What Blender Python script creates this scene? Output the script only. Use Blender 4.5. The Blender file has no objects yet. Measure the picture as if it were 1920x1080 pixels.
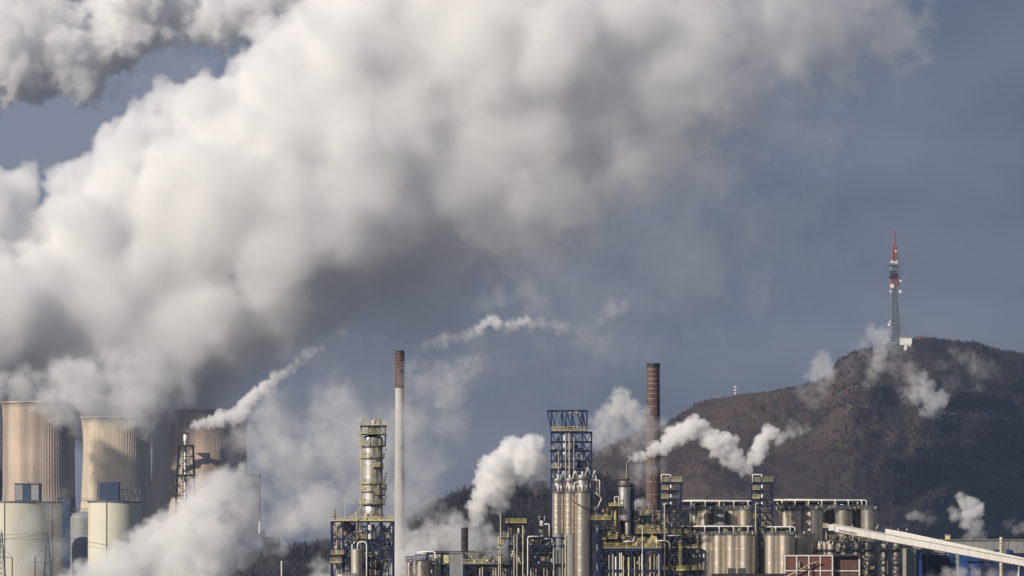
import bpy, math, random
import numpy as np
from mathutils import Vector, Matrix, noise as mnoise

SC = bpy.context.scene
COL = SC.collection
FP = 9000.0      # focal length in photo pixels (photo is 1920 wide)
CZ = 14.0        # camera height
VH = 1090.0      # photo row of the horizon

# ------------------------------------------------------------------ camera, sky, sun, exposure
cam = bpy.data.cameras.new('camera')
camo = bpy.data.objects.new('camera', cam)
COL.objects.link(camo)
SC.camera = camo
camo.location = (0, 0, CZ)
camo.rotation_euler = (math.pi / 2, 0, 0)
cam.lens = 36 * FP / 1920
cam.shift_y = (VH - 540) / 1920
cam.clip_end = 90000
cam.clip_start = 1

SUN_EL = math.radians(27)
SUN_AZ = math.radians(50)      # to the left of the direction that points back from the scene to the camera
SUN_DIR = Vector((-math.sin(SUN_AZ) * math.cos(SUN_EL), -math.cos(SUN_AZ) * math.cos(SUN_EL), math.sin(SUN_EL)))

world = bpy.data.worlds.new('World')
SC.world = world
world.use_nodes = True
wn = world.node_tree
bg = wn.nodes['Background']
bg.inputs['Strength'].default_value = 0.1
sky = wn.nodes.new('ShaderNodeTexSky')
sky.sky_type = 'NISHITA'
sky.sun_disc = False
sky.sun_elevation = SUN_EL
sky.sun_rotation = math.atan2(SUN_DIR.x, SUN_DIR.y)
tc = wn.nodes.new('ShaderNodeTexCoord')
mp = wn.nodes.new('ShaderNodeMapping')
mp.inputs['Scale'].default_value = (15, 15, 30)
n1 = wn.nodes.new('ShaderNodeTexNoise')
n1.inputs['Scale'].default_value = 1.0
n1.inputs['Detail'].default_value = 5
n1.inputs['Roughness'].default_value = 0.5
wn.links.new(tc.outputs['Generated'], mp.inputs['Vector'])
wn.links.new(mp.outputs[0], n1.inputs['Vector'])
cr = wn.nodes.new('ShaderNodeValToRGB')
cr.color_ramp.elements[0].position = 0.30
cr.color_ramp.elements[0].color = (0.93, 1.14, 1.62, 1)
cr.color_ramp.elements[1].position = 0.76
cr.color_ramp.elements[1].color = (2.05, 2.2, 2.8, 1)
sp = wn.nodes.new('ShaderNodeSeparateXYZ')
wn.links.new(tc.outputs['Generated'], sp.inputs[0])
ma = wn.nodes.new('ShaderNodeMath')      # the cloud deck is brighter towards the sun's side
ma.operation = 'MULTIPLY_ADD'
ma.inputs[1].default_value = -1.9
wn.links.new(sp.outputs['X'], ma.inputs[0])
wn.links.new(n1.outputs['Fac'], ma.inputs[2])
wn.links.new(ma.outputs[0], cr.inputs[0])
mx = wn.nodes.new('ShaderNodeMix')
mx.data_type = 'RGBA'
mx.inputs['Factor'].default_value = 0.94
wn.links.new(sky.outputs[0], mx.inputs['A'])
wn.links.new(cr.outputs[0], mx.inputs['B'])
wn.links.new(mx.outputs['Result'], bg.inputs['Color'])

sl = bpy.data.lights.new('sun', 'SUN')
sl.energy = 5.0
sl.angle = math.radians(0.53)
sl.color = (1.0, 0.90, 0.78)
slo = bpy.data.objects.new('sun', sl)
COL.objects.link(slo)
slo.rotation_euler = SUN_DIR.to_track_quat('Z', 'Y').to_euler()

vs = SC.view_settings
vs.view_transform = 'Standard'
vs.look = 'None'
vs.exposure = 0.0
vs.gamma = 1.0
vs.use_curve_mapping = False
cy = SC.cycles
cy.max_bounces = 14
cy.diffuse_bounces = 2
cy.glossy_bounces = 2
cy.transmission_bounces = 2
cy.transparent_max_bounces = 8
cy.volume_bounces = 12
cy.use_denoising = True
cy.use_adaptive_sampling = True
cy.adaptive_threshold = 0.03
cy.volume_step_rate = 1.5
cy.volume_max_steps = 512
try:
    cy.denoiser = 'OPENIMAGEDENOISE'
except Exception:
    pass

# ------------------------------------------------------------------ materials
def mat(name, col, rough=0.6, metal=0.0, var=0.15, vscale=0.4, streak=0.0, col2=None, bump=0.0, stretch=(1, 1, 1), detail=5, lo=0.3, hi=0.7):
    m = bpy.data.materials.new(name)
    m.use_nodes = True
    nt = m.node_tree
    b = nt.nodes['Principled BSDF']
    b.inputs['Roughness'].default_value = rough
    b.inputs['Metallic'].default_value = metal
    g = nt.nodes.new('ShaderNodeNewGeometry')
    mpn = nt.nodes.new('ShaderNodeMapping')
    mpn.inputs['Scale'].default_value = stretch
    nt.links.new(g.outputs['Position'], mpn.inputs['Vector'])
    n = nt.nodes.new('ShaderNodeTexNoise')
    n.inputs['Scale'].default_value = vscale
    n.inputs['Detail'].default_value = detail
    nt.links.new(mpn.outputs[0], n.inputs['Vector'])
    r = nt.nodes.new('ShaderNodeValToRGB')
    c = Vector(col)
    c2 = Vector(col2) if col2 else c * (1 - var)
    c1 = c if col2 else c * (1 + var)
    r.color_ramp.elements[0].position = lo
    r.color_ramp.elements[0].color = (*c2, 1)
    r.color_ramp.elements[1].position = hi
    r.color_ramp.elements[1].color = (*c1, 1)
    nt.links.new(n.outputs['Fac'], r.inputs[0])
    out = r.outputs[0]
    if streak > 0:
        mp2 = nt.nodes.new('ShaderNodeMapping')
        mp2.inputs['Scale'].default_value = (1, 1, 0.035)
        nt.links.new(g.outputs['Position'], mp2.inputs['Vector'])
        n2 = nt.nodes.new('ShaderNodeTexNoise')
        n2.inputs['Scale'].default_value = vscale * 2.5
        n2.inputs['Detail'].default_value = 4
        nt.links.new(mp2.outputs[0], n2.inputs['Vector'])
        r2 = nt.nodes.new('ShaderNodeValToRGB')
        r2.color_ramp.elements[0].position = 0.34
        r2.color_ramp.elements[0].color = (1 - streak,) * 3 + (1,)
        r2.color_ramp.elements[1].position = 0.6
        r2.color_ramp.elements[1].color = (1, 1, 1, 1)
        nt.links.new(n2.outputs['Fac'], r2.inputs[0])
        mm = nt.nodes.new('ShaderNodeMix')
        mm.data_type = 'RGBA'
        mm.blend_type = 'MULTIPLY'
        mm.inputs['Factor'].default_value = 1
        nt.links.new(out, mm.inputs['A'])
        nt.links.new(r2.outputs[0], mm.inputs['B'])
        out = mm.outputs['Result']
    nt.links.new(out, b.inputs['Base Color'])
    if bump > 0:
        bn = nt.nodes.new('ShaderNodeBump')
        bn.inputs['Strength'].default_value = 1
        bn.inputs['Distance'].default_value = bump
        nt.links.new(n.outputs['Fac'], bn.inputs['Height'])
        nt.links.new(bn.outputs[0], b.inputs['Normal'])
    return m

def steam_mat(name, density, col=(1, 1, 1), aniso=0.0):
    m = bpy.data.materials.new(name)
    m.use_nodes = True
    nt = m.node_tree
    nt.nodes.clear()
    o = nt.nodes.new('ShaderNodeOutputMaterial')
    v = nt.nodes.new('ShaderNodeVolumePrincipled')
    v.inputs['Color'].default_value = (*col, 1)
    v.inputs['Density'].default_value = density
    v.inputs['Anisotropy'].default_value = aniso
    nt.links.new(v.outputs[0], o.inputs['Volume'])
    return m

M = dict(
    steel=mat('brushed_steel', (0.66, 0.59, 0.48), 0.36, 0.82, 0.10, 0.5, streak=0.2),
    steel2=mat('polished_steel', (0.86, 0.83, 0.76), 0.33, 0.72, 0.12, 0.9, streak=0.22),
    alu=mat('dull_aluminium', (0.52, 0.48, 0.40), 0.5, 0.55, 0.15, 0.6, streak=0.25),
    dull=mat('shaded_steel', (0.33, 0.31, 0.27), 0.45, 0.6, 0.15, 0.6, streak=0.3),  # steel darkened in its colour for the shade on right-hand silos and frame tanks
    belt=mat('conveyor_cladding', (0.90, 0.87, 0.80), 0.5, 0, 0.05, 0.4, streak=0.12),
    blue=mat('blue_paint', (0.009, 0.022, 0.078), 0.5, 0, 0.35, 0.6),
    blue_d=mat('dark_blue_paint', (0.008, 0.014, 0.042), 0.5, 0, 0.4, 0.6),
    yellow=mat('yellow_paint', (0.46, 0.39, 0.14), 0.55, 0, 0.3, 0.9),
    yellow_p=mat('pale_yellow_paint', (0.56, 0.49, 0.27), 0.55, 0, 0.25, 0.9),
    white=mat('white_paint', (0.84, 0.82, 0.76), 0.5, 0, 0.06, 0.5, streak=0.08),
    beige=mat('beige_lagging', (0.52, 0.46, 0.36), 0.45, 0.3, 0.2, 0.8, streak=0.2),
    grey=mat('grey_cladding', (0.27, 0.275, 0.27), 0.6, 0, 0.08, 0.3, streak=0.12),
    grating=mat('galvanised_grating', (0.16, 0.16, 0.155), 0.5, 0.4, 0.2, 0.8),
    dark=mat('dark_steel', (0.035, 0.035, 0.04), 0.5, 0.2, 0.35, 0.8),
    rust=mat('rusty_steel', (0.16, 0.085, 0.05), 0.8, 0, 0.4, 0.8),
    copper=mat('rusty_pink_lagging', (0.36, 0.24, 0.18), 0.5, 0.3, 0.2, 0.8),
    brick=mat('red_brown_brick', (0.125, 0.082, 0.068), 0.85, 0, 0.25, 0.5, streak=0.35),
    brick_d=mat('dark_brick', (0.135, 0.075, 0.06), 0.85, 0, 0.2, 0.5, streak=0.3),
    panel=mat('oxide_red_panel', (0.16, 0.062, 0.045), 0.6, 0, 0.08, 0.8, streak=0.1),
    chim=mat('white_render', (0.50, 0.48, 0.43), 0.8, 0, 0.06, 0.15, streak=0.12),
    tower_a=mat('stained_concrete', (0.58, 0.47, 0.36), 0.9, 0, 0.22, 0.03, streak=0.5, bump=0.1),
    tower_b=mat('pale_concrete', (0.66, 0.57, 0.43), 0.9, 0, 0.08, 0.03, streak=0.25, bump=0.1),
    tower_c=mat('brown_streaked_concrete', (0.50, 0.39, 0.29), 0.9, 0, 0.12, 0.03, streak=0.5, bump=0.1),
    cream=mat('cream_cladding', (0.66, 0.63, 0.50), 0.55, 0, 0.05, 0.05, streak=0.1),
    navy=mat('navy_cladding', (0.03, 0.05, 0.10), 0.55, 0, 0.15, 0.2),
    mastred=mat('red_mast_paint', (0.27, 0.085, 0.065), 0.5, 0, 0.15, 0.5),
    mastgrey=mat('galvanised_mast', (0.15, 0.17, 0.20), 0.5, 0.3, 0.15, 0.5),
    bblue=mat('bright_blue_cladding', (0.012, 0.055, 0.20), 0.5, 0, 0.12, 0.3, streak=0.1),
    glass=mat('dark_window_glass', (0.02, 0.025, 0.03), 0.12, 0, 0.2, 0.8),
    mint=mat('pale_green_tank_paint', (0.34, 0.40, 0.34), 0.5, 0.1, 0.15, 0.8, streak=0.2),
)

# ------------------------------------------------------------------ object helpers
def link(o, parent=None, base=None):
    COL.objects.link(o)
    if parent is not None:
        o.parent = parent
    return o

def tag(o, label=None, cat=None, group=None, kind=None):
    if label: o['label'] = label
    if cat: o['category'] = cat
    if group: o['group'] = group
    if kind: o['kind'] = kind
    return o

def mesh(name, V, F, material, smooth=False):
    me = bpy.data.meshes.new(name)
    me.from_pydata([tuple(v) for v in V], [], F)
    if smooth:
        me.polygons.foreach_set('use_smooth', [True] * len(me.polygons))
    if material: me.materials.append(material)
    me.update()
    return me

CUBE_V = [(x, y, z) for x in (-.5, .5) for y in (-.5, .5) for z in (-.5, .5)]
CUBE_F = [(0, 1, 3, 2), (4, 6, 7, 5), (0, 4, 5, 1), (2, 3, 7, 6), (0, 2, 6, 4), (1, 5, 7, 3)]
_cache = {}
def cube_mesh(m):
    k = ('c', m.name)
    if k not in _cache: _cache[k] = mesh('block', CUBE_V, CUBE_F, m)
    return _cache[k]
def cyl_mesh(m, n=28):
    k = ('y', m.name, n)
    if k not in _cache:
        V = [(math.cos(2*math.pi*i/n), math.sin(2*math.pi*i/n), z) for z in (0, 1) for i in range(n)]
        F = [(i, (i+1) % n, n+(i+1) % n, n+i) for i in range(n)]
        F += [tuple(range(n-1, -1, -1)), tuple(range(n, 2*n))]
        me = mesh('round', V, F, m)
        for p in me.polygons:
            p.use_smooth = len(p.vertices) == 4
        _cache[k] = me
    return _cache[k]

class G:
    """joins small pieces into one mesh"""
    def __init__(s): s.V = []; s.F = []
    def box(s, a, b):
        n = len(s.V)
        s.V += [(a[0] if x < 0 else b[0], a[1] if y < 0 else b[1], a[2] if z < 0 else b[2]) for x, y, z in CUBE_V]
        s.F += [tuple(n+i for i in f) for f in CUBE_F]
    def bar(s, p, q, w):
        p = Vector(p); q = Vector(q); d = q-p
        if d.length < 1e-6: return
        r = d.to_track_quat('Z', 'Y').to_matrix()
        n = len(s.V); L = d.length; mid = (p+q)/2
        s.V += [tuple(mid + r @ Vector((x*w, y*w, z*L))) for x, y, z in CUBE_V]
        s.F += [tuple(n+i for i in f) for f in CUBE_F]
    def tube(s, P, r, k=8, closed=False):
        P = [Vector(p) for p in P]
        m = len(P); n0 = len(s.V)
        prev = None
        for i, p in enumerate(P):
            if closed: d = P[(i+1) % m]-P[i-1]
            else: d = P[min(i+1, m-1)]-P[max(i-1, 0)]
            d.normalize()
            if prev is None:
                a = d.orthogonal().normalized()
            else:
                a = (prev - d*prev.dot(d))
                a = a.normalized() if a.length > 1e-5 else d.orthogonal().normalized()
            prev = a
            b = d.cross(a)
            rr = r[i] if isinstance(r, (list, tuple)) else r
            s.V += [tuple(p + (a*math.cos(t)+b*math.sin(t))*rr) for t in (2*math.pi*j/k for j in range(k))]
        for i in range(m if closed else m-1):
            i2 = (i+1) % m
            for j in range(k):
                s.F.append((n0+i*k+j, n0+i*k+(j+1) % k, n0+i2*k+(j+1) % k, n0+i2*k+j))
        if not closed:
            s.F.append(tuple(n0+j for j in range(k-1, -1, -1)))
            s.F.append(tuple(n0+(m-1)*k+j for j in range(k)))
    def lathe(s, prof, n=32, c=(0, 0, 0), rib=0.0, ribn=2):
        n0 = len(s.V)
        for r, z in prof:
            for i in range(n):
                t = 2*math.pi*i/n
                rr = r + (rib if i % ribn == 0 and rib else 0)
                s.V.append((c[0]+rr*math.cos(t), c[1]+rr*math.sin(t), c[2]+z))
        for j in range(len(prof)-1):
            for i in range(n):
                s.F.append((n0+j*n+i, n0+j*n+(i+1) % n, n0+(j+1)*n+(i+1) % n, n0+(j+1)*n+i))
    def disc(s, c, r, n=28, up=True):
        n0 = len(s.V)
        s.V += [(c[0]+r*math.cos(2*math.pi*i/n), c[1]+r*math.sin(2*math.pi*i/n), c[2]) for i in range(n)]
        s.F.append(tuple(n0+i for i in (range(n) if up else range(n-1, -1, -1))))

def fillet(P, r):
    P = [Vector(p) for p in P]
    out = [P[0]]
    for i in range(1, len(P)-1):
        a = P[i-1]-P[i]; b = P[i+1]-P[i]
        k = min(r, a.length*.45, b.length*.45)
        p0 = P[i]+a.normalized()*k; p2 = P[i]+b.normalized()*k
        for t in (0, .25, .5, .75, 1):
            out.append(p0*(1-t)**2+P[i]*2*t*(1-t)+p2*t*t)
    out.append(P[-1])
    return out

class Thing:
    """an Empty at a thing's base; parts are given in photo pixels u, v at the thing's own distance Y, and metres of depth"""
    def __init__(s, name, label, cat, u, Y, group=None, zb=0.0):
        s.Y = Y; s.s = Y/FP
        s.o = bpy.data.objects.new(name, None)
        s.base = Vector(((u-960)*s.s, Y, zb))
        s.o.location = s.base
        s.o.empty_display_size = 1
        COL.objects.link(s.o)
        tag(s.o, label, cat, group)
    def P(s, u, v, d=0.0):
        return Vector(((u-960)*s.s, s.Y+d, CZ+(VH-v)*s.s))
    def L(s, u, v, d=0.0): return s.P(u, v, d)-s.base
    def add(s, name, me, loc=(0, 0, 0), scale=(1, 1, 1), rot=None, parent=None, label=None):
        o = bpy.data.objects.new(name, me)
        o.parent = s.o
        o.location = loc
        o.scale = scale
        if rot is not None:
            o.rotation_mode = 'QUATERNION'; o.rotation_quaternion = rot
        if parent is not None:      # sub-part: parents have plain transforms only
            o.parent = parent
            o.location = Vector(loc)-parent.location
        COL.objects.link(o)
        if label: o['label'] = label
        return o
    def beam(s, name, a, b, w, m, parent=None):
        p = s.L(*a); q = s.L(*b); d = q-p
        if d.length < 1e-4: return
        w *= s.s
        return s.add(name, cube_mesh(m), (p+q)/2, (w, w, d.length), d.to_track_quat('Z', 'Y'), parent)
    def box(s, name, u0, u1, v0, v1, d0, d1, m, label=None, parent=None):
        p = s.L(u0, v1, d0); q = s.L(u1, v0, d1)
        return s.add(name, cube_mesh(m), (p+q)/2, q-p, label=label, parent=parent)
    def cyl(s, name, u, v0, v1, r, m, d=0.0, n=28, label=None, parent=None):
        p = s.L(u, v1, d)
        return s.add(name, cyl_mesh(m, n), p, (r*s.s, r*s.s, (v1-v0)*s.s), label=label, parent=parent)
    def pipe(s, name, pts, r, m, bend=4, k=8, label=None, parent=None):
        g = G(); P = [s.L(*p) for p in pts]
        g.tube(fillet(P, bend*s.s), r*s.s, k)
        return s.add(name, mesh(name, g.V, g.F, m, True), label=label, parent=parent)
    def mesh(s, name, g, m, smooth=False, label=None, parent=None, loc=(0, 0, 0)):
        return s.add(name, mesh(name, g.V, g.F, m, smooth), loc, label=label, parent=parent)
    def vessel(s, name, u, v0, v1, r, m, d=0.0, rings=0, dome=0.5, n=32, label=None, parent=None):
        """standing vessel with domed head, plate seams as recessed rings, origin on its axis"""
        g = G(); R = r*s.s; H = (v1-v0)*s.s
        prof = [(R, 0)]
        for i in range(1, rings+1):
            z = H*i/(rings+1); t = max(0.035, R*.018)
            prof += [(R, z-2.2*t), (R, z-t), (R*1.008, z-t*.9), (R*1.008, z+t*.9), (R, z+t), (R, z+2.2*t)]
        prof += [(R, H-.06), (R, H)]
        for i in range(1, 7):
            a = i*math.pi/12
            prof.append((R*math.cos(a)+1e-4, H+R*dome*math.sin(a)))
        g.lathe(prof, n)
        g.disc((0, 0, 0), R, n, False)
        me = mesh(name, g.V, g.F, m, True)
        return s.add(name, me, s.L(u, v1, d), label=label, parent=parent)
    def rail(s, u0, u1, v, d, m, h=9, step=5.0, d1=None, name='railing', parent=None, plate=True):
        g = G(); d1 = d if d1 is None else d1
        L = math.hypot((u1-u0), (d1-d)/s.s); n = max(2, int(L/step))
        w = 0.55*s.s
        for i in range(n+1):
            t = i/n; u = u0+(u1-u0)*t; dd = d+(d1-d)*t
            g.bar(s.L(u, v, dd), s.L(u, v-h, dd), w)
        for k in ((h, h*.5) if h > 5 else (h,)):
            g.bar(s.L(u0, v-k, d), s.L(u1, v-k, d1), w)
        if plate: g.bar(s.L(u0, v-1, d), s.L(u1, v-1, d1), w*1.8)
        return s.mesh(name, g, m, parent=parent)
    def ring(s, u, v, r_in, r_out, m, mr, d=0.0, h=9, a0=0, a1=2*math.pi, th=1.6):
        """a platform round a column: deck with its own railing"""
        g = G(); n = 24; k = s.s
        ang = [a0+(a1-a0)*i/n for i in range(n+1)]
        for z in (0, -th*k):
            for a in ang:
                for rr in (r_in, r_out):
                    g.V.append((rr*k*math.cos(a), rr*k*math.sin(a), z))
        N = 2*(n+1)
        for i in range(n):
            a = 2*i
            g.F += [(a, a+1, a+3, a+2), (N+a, N+a+2, N+a+3, N+a+1), (a+1, N+a+1, N+a+3, a+3), (a, a+2, N+a+2, N+a)]
        o = s.mesh('platform', g, m, loc=s.L(u, v, d))
        g = G(); w = .42*k; rr = (r_out-.5)*k
        P = [Vector((rr*math.cos(a), rr*math.sin(a), 0)) for a in ang]
        for i, p in enumerate(P):
            g.bar(p, p+Vector((0, 0, h*k)), w)
            if i:
                for f in (.5, 1): g.bar(P[i-1]+Vector((0, 0, h*k*f)), p+Vector((0, 0, h*k*f)), w)
                g.bar(P[i-1]+Vector((0, 0, .8*k)), p+Vector((0, 0, .8*k)), w*1.8)
        r = bpy.data.objects.new('railing', mesh('railing', g.V, g.F, mr))
        r.parent = o; COL.objects.link(r)
        return o
    def ladder(s, u, v0, v1, d, m, w=3.0, name='ladder'):
        g = G(); k = .6*s.s
        for x in (-w/2, w/2): g.bar(s.L(u+x, v0, d), s.L(u+x, v1, d), k)
        v = v0+1
        while v < v1:
            g.bar(s.L(u-w/2, v, d), s.L(u+w/2, v, d), k*.8); v += 2.7
        return s.mesh(name, g, m)
    def frame(s, us, vs_, vb, d0, d1, m, w=2.4, brace=0.5, seed=1, nd=2, wb=None, decks=(), dm=None, bm=None, post_top=None):
        """steelwork: posts at columns us, beams at levels vs_, front and back row, some diagonals"""
        r = random.Random(seed); wb = wb or w*.9; bm = bm or m
        ds = [d0+(d1-d0)*i/(nd-1) for i in range(nd)]
        vt = min(vs_)
        for i, u in enumerate(us):
            for d in ds:
                s.beam('post', (u, vt if post_top is None else post_top, d), (u, vb, d), w, m)
        lv = sorted(vs_)
        for v in lv:
            for d in ds:
                s.beam('beam', (us[0], v, d), (us[-1], v, d), wb, m)
            for u in us:
                s.beam('beam', (u, v+.3, d0), (u, v+.3, d1), wb*.8, m)
        full = lv+[vb]
        for j in range(len(full)-1):
            for i in range(len(us)-1):
                for d in ds:
                    q = r.random()
                    if q < brace:
                        a = (us[i], full[j], d); b = (us[i+1], full[j+1], d)
                        if q < brace*.5: a, b = (us[i+1], full[j], d), (us[i], full[j+1], d)
                        s.beam('brace', a, b, wb*.62, bm)
                        if q < brace*.3:
                            s.beam('brace', (us[i], full[j], d+.15), (us[i+1], full[j+1], d+.15), wb*.62, bm)
            if r.random() < .6:
                for u in (us[0], us[-1]):
                    s.beam('brace', (u, full[j], d0), (u, full[j+1], d1), wb*.6, bm)
        for v in decks:
            s.box('deck', us[0], us[-1], v-1.6, v-.6, d0, d1, dm or M['grating'])
    def zigzag(s, u0, u1, vs_, d, m, w=1.0, width=1.0):
        """flights of stairs between landings, each flight a part with its treads"""
        for j in range(len(vs_)-1):
            a, b = (u0, u1) if j % 2 == 0 else (u1, u0)
            g = G(); n = 8
            for dd in (d, d+width):
                g.bar(s.L(a, vs_[j], dd), s.L(b, vs_[j+1], dd), w*s.s)
                g.bar(s.L(a, vs_[j]-8, dd), s.L(b, vs_[j+1]-8, dd), .6*s.s)
            for i in range(n):
                t = (i+.5)/n
                p = s.L(a+(b-a)*t, vs_[j]+(vs_[j+1]-vs_[j])*t, d+.05)
                g.box(p-Vector((.12, 0, .03)), p+Vector((.12, width-.1, .03)))
            s.mesh('stair_flight', g, m)

# ------------------------------------------------------------------ ground, hills, woods
rs = np.random.default_rng(11)

def vnoise(shape, cell, seed):
    """smooth value noise on a grid, -1..1"""
    r = np.random.default_rng(seed)
    n = [int(s_/c_)+3 for s_, c_ in zip(shape, cell)]
    g = r.random(n, dtype=np.float32)
    for ax in range(len(shape)):
        x = np.arange(shape[ax], dtype=np.float32)/cell[ax]
        i = x.astype(np.int64); f = x-i; f = f*f*(3-2*f)
        sh = [1]*len(shape); sh[ax] = -1
        f = f.reshape(sh).astype(np.float32)
        g = np.take(g, i, ax)*(1-f)+np.take(g, i+1, ax)*f
    return g*2-1

def ground_mat(name, c1, c2, c3, sc=0.01):
    m = bpy.data.materials.new(name)
    m.use_nodes = True
    nt = m.node_tree
    b = nt.nodes['Principled BSDF']
    b.inputs['Roughness'].default_value = 0.95
    b.inputs['Specular IOR Level'].default_value = 0.1
    g = nt.nodes.new('ShaderNodeNewGeometry')
    def nz(scale, det, stretch=(1, 1, 1)):
        mpn = nt.nodes.new('ShaderNodeMapping')
        mpn.inputs['Scale'].default_value = stretch
        nt.links.new(g.outputs['Position'], mpn.inputs['Vector'])
        n = nt.nodes.new('ShaderNodeTexNoise')
        n.inputs['Scale'].default_value = scale
        n.inputs['Detail'].default_value = det
        n.inputs['Roughness'].default_value = 0.62
        nt.links.new(mpn.outputs[0], n.inputs['Vector'])
        return n
    a = nz(sc, 8, (1, .5, 2.4)); c = nz(sc*3.1, 8, (1, 1, 3.5)); d = nz(sc*40, 6)
    def ramp(n, lo, hi, ca, cb):
        r = nt.nodes.new('ShaderNodeValToRGB')
        r.color_ramp.elements[0].position = lo; r.color_ramp.elements[0].color = (*ca, 1)
        r.color_ramp.elements[1].position = hi; r.color_ramp.elements[1].color = (*cb, 1)
        nt.links.new(n.outputs['Fac'], r.inputs[0]); return r
    r1 = ramp(a, .42, .56, c1, c2)
    f = ramp(c, .50, .62, (0, 0, 0), (1, 1, 1))
    mm = nt.nodes.new('ShaderNodeMix'); mm.data_type = 'RGBA'
    nt.links.new(f.outputs[0], mm.inputs['Factor'])
    nt.links.new(r1.outputs[0], mm.inputs['A'])
    mm.inputs['B'].default_value = (*c3, 1)
    r3 = ramp(d, .35, .7, (.6, .6, .6), (1.25, 1.25, 1.25))
    m2 = nt.nodes.new('ShaderNodeMix'); m2.data_type = 'RGBA'; m2.blend_type = 'MULTIPLY'
    m2.inputs['Factor'].default_value = 1
    nt.links.new(mm.outputs['Result'], m2.inputs['A']); nt.links.new(r3.outputs[0], m2.inputs['B'])
    nt.links.new(m2.outputs['Result'], b.inputs['Base Color'])
    bn = nt.nodes.new('ShaderNodeBump')
    bn.inputs['Distance'].default_value = 3.0
    nt.links.new(d.outputs['Fac'], bn.inputs['Height'])
    nt.links.new(bn.outputs[0], b.inputs['Normal'])
    return m

M['soil'] = ground_mat('yard_ground', (.10, .095, .085), (.14, .13, .12), (.08, .085, .05), .02)
M['hill'] = ground_mat('hill_scrub', (.058, .038, .036), (.108, .076, .058), (.066, .062, .036), .0075)
M['wood_g'] = ground_mat('wood_floor', (.035, .03, .022), (.05, .04, .03), (.03, .035, .018), .01)
M['twig'] = mat('bare_twigs', (.05, .04, .035), .9, 0, .4, .02)
M['twig2'] = mat('dark_bare_twigs', (.028, .024, .026), .9, 0, .4, .02)
M['grassb'] = mat('dry_grass_and_bramble', (.065, .046, .032), .9, 0, .4, .02)

g = G()
g.V = [(-30000, -2000, 0), (30000, -2000, 0), (30000, 60000, 0), (-30000, 60000, 0)]; g.F = [(0, 1, 2, 3)]
o = bpy.data.objects.new('ground', mesh('ground', g.V, g.F, M['soil'])); COL.objects.link(o); tag(o, kind='structure')

def terrain(name, prof, R, foot, back, du, rows, material, amp, seed, ledges=(), lift=1.6):
    """slope whose crest, seen from the town, follows prof (photo u, v); foot(u) is where it meets the plain"""
    pu = np.array([p[0] for p in prof], float); pv = np.array([p[1] for p in prof], float)
    us = np.arange(pu[0], pu[-1]+1, du, dtype=float)
    v = np.interp(us, pu, pv)
    zr = CZ+(VH-v)*R/FP
    ft = foot(us)
    nb = rows//4
    t = np.concatenate([np.linspace(0, 1, rows), 1+np.linspace(0, 1, nb+1)[1:]])
    T, U = np.meshgrid(t, us, indexing='ij')
    Y = np.where(T <= 1, ft[None]+(R-ft[None])*T, R+(back)*(T-1))
    shp = np.where(T <= 1, np.sin(np.clip(T, 0, 1)*math.pi/2)**lift, np.clip(1-(T-1), 0, 1)**1.3)
    Z = zr[None]*shp
    n = vnoise(T.shape, (rows/7, 26), seed)*1.0+vnoise(T.shape, (rows/16, 12), seed+1)*.5+vnoise(T.shape, (rows/36, 6), seed+2)*.25+vnoise(T.shape, (2.4, 2.6), seed+3)*.10
    env = np.clip(np.sin(np.clip(T, 0, 1)*math.pi), 0, 1)**.7
    Z = Z+n*amp*env+vnoise(T.shape, (2.2, 2.2), seed+4)*amp*.05
    for zl in ledges:
        zz = zl+vnoise(T.shape, (1e6, 60), seed+9)*4
        Z = Z+3.2*np.tanh((zz-Z)/2.2)*np.exp(-((Z-zz)/9)**2)*(T < .97)
    edge = np.clip((us-us[0])/120, 0, 1)*np.clip((us[-1]-us)/120, 0, 1)
    Z = Z*(edge[None]**.6)
    Z[0] = -2; Z[-1] = -2
    X = (U-960)*Y/FP
    V = np.stack([X, Y, Z], -1).reshape(-1, 3)
    nr, nc = T.shape
    idx = np.arange(nr*nc).reshape(nr, nc)
    F = np.stack([idx[:-1, :-1], idx[:-1, 1:], idx[1:, 1:], idx[1:, :-1]], -1).reshape(-1, 4)
    o = bpy.data.objects.new(name, mesh(name, V.tolist(), F.tolist(), material, True)); COL.objects.link(o)
    tag(o, kind='structure')
    return X, Y, Z, rows

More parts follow.
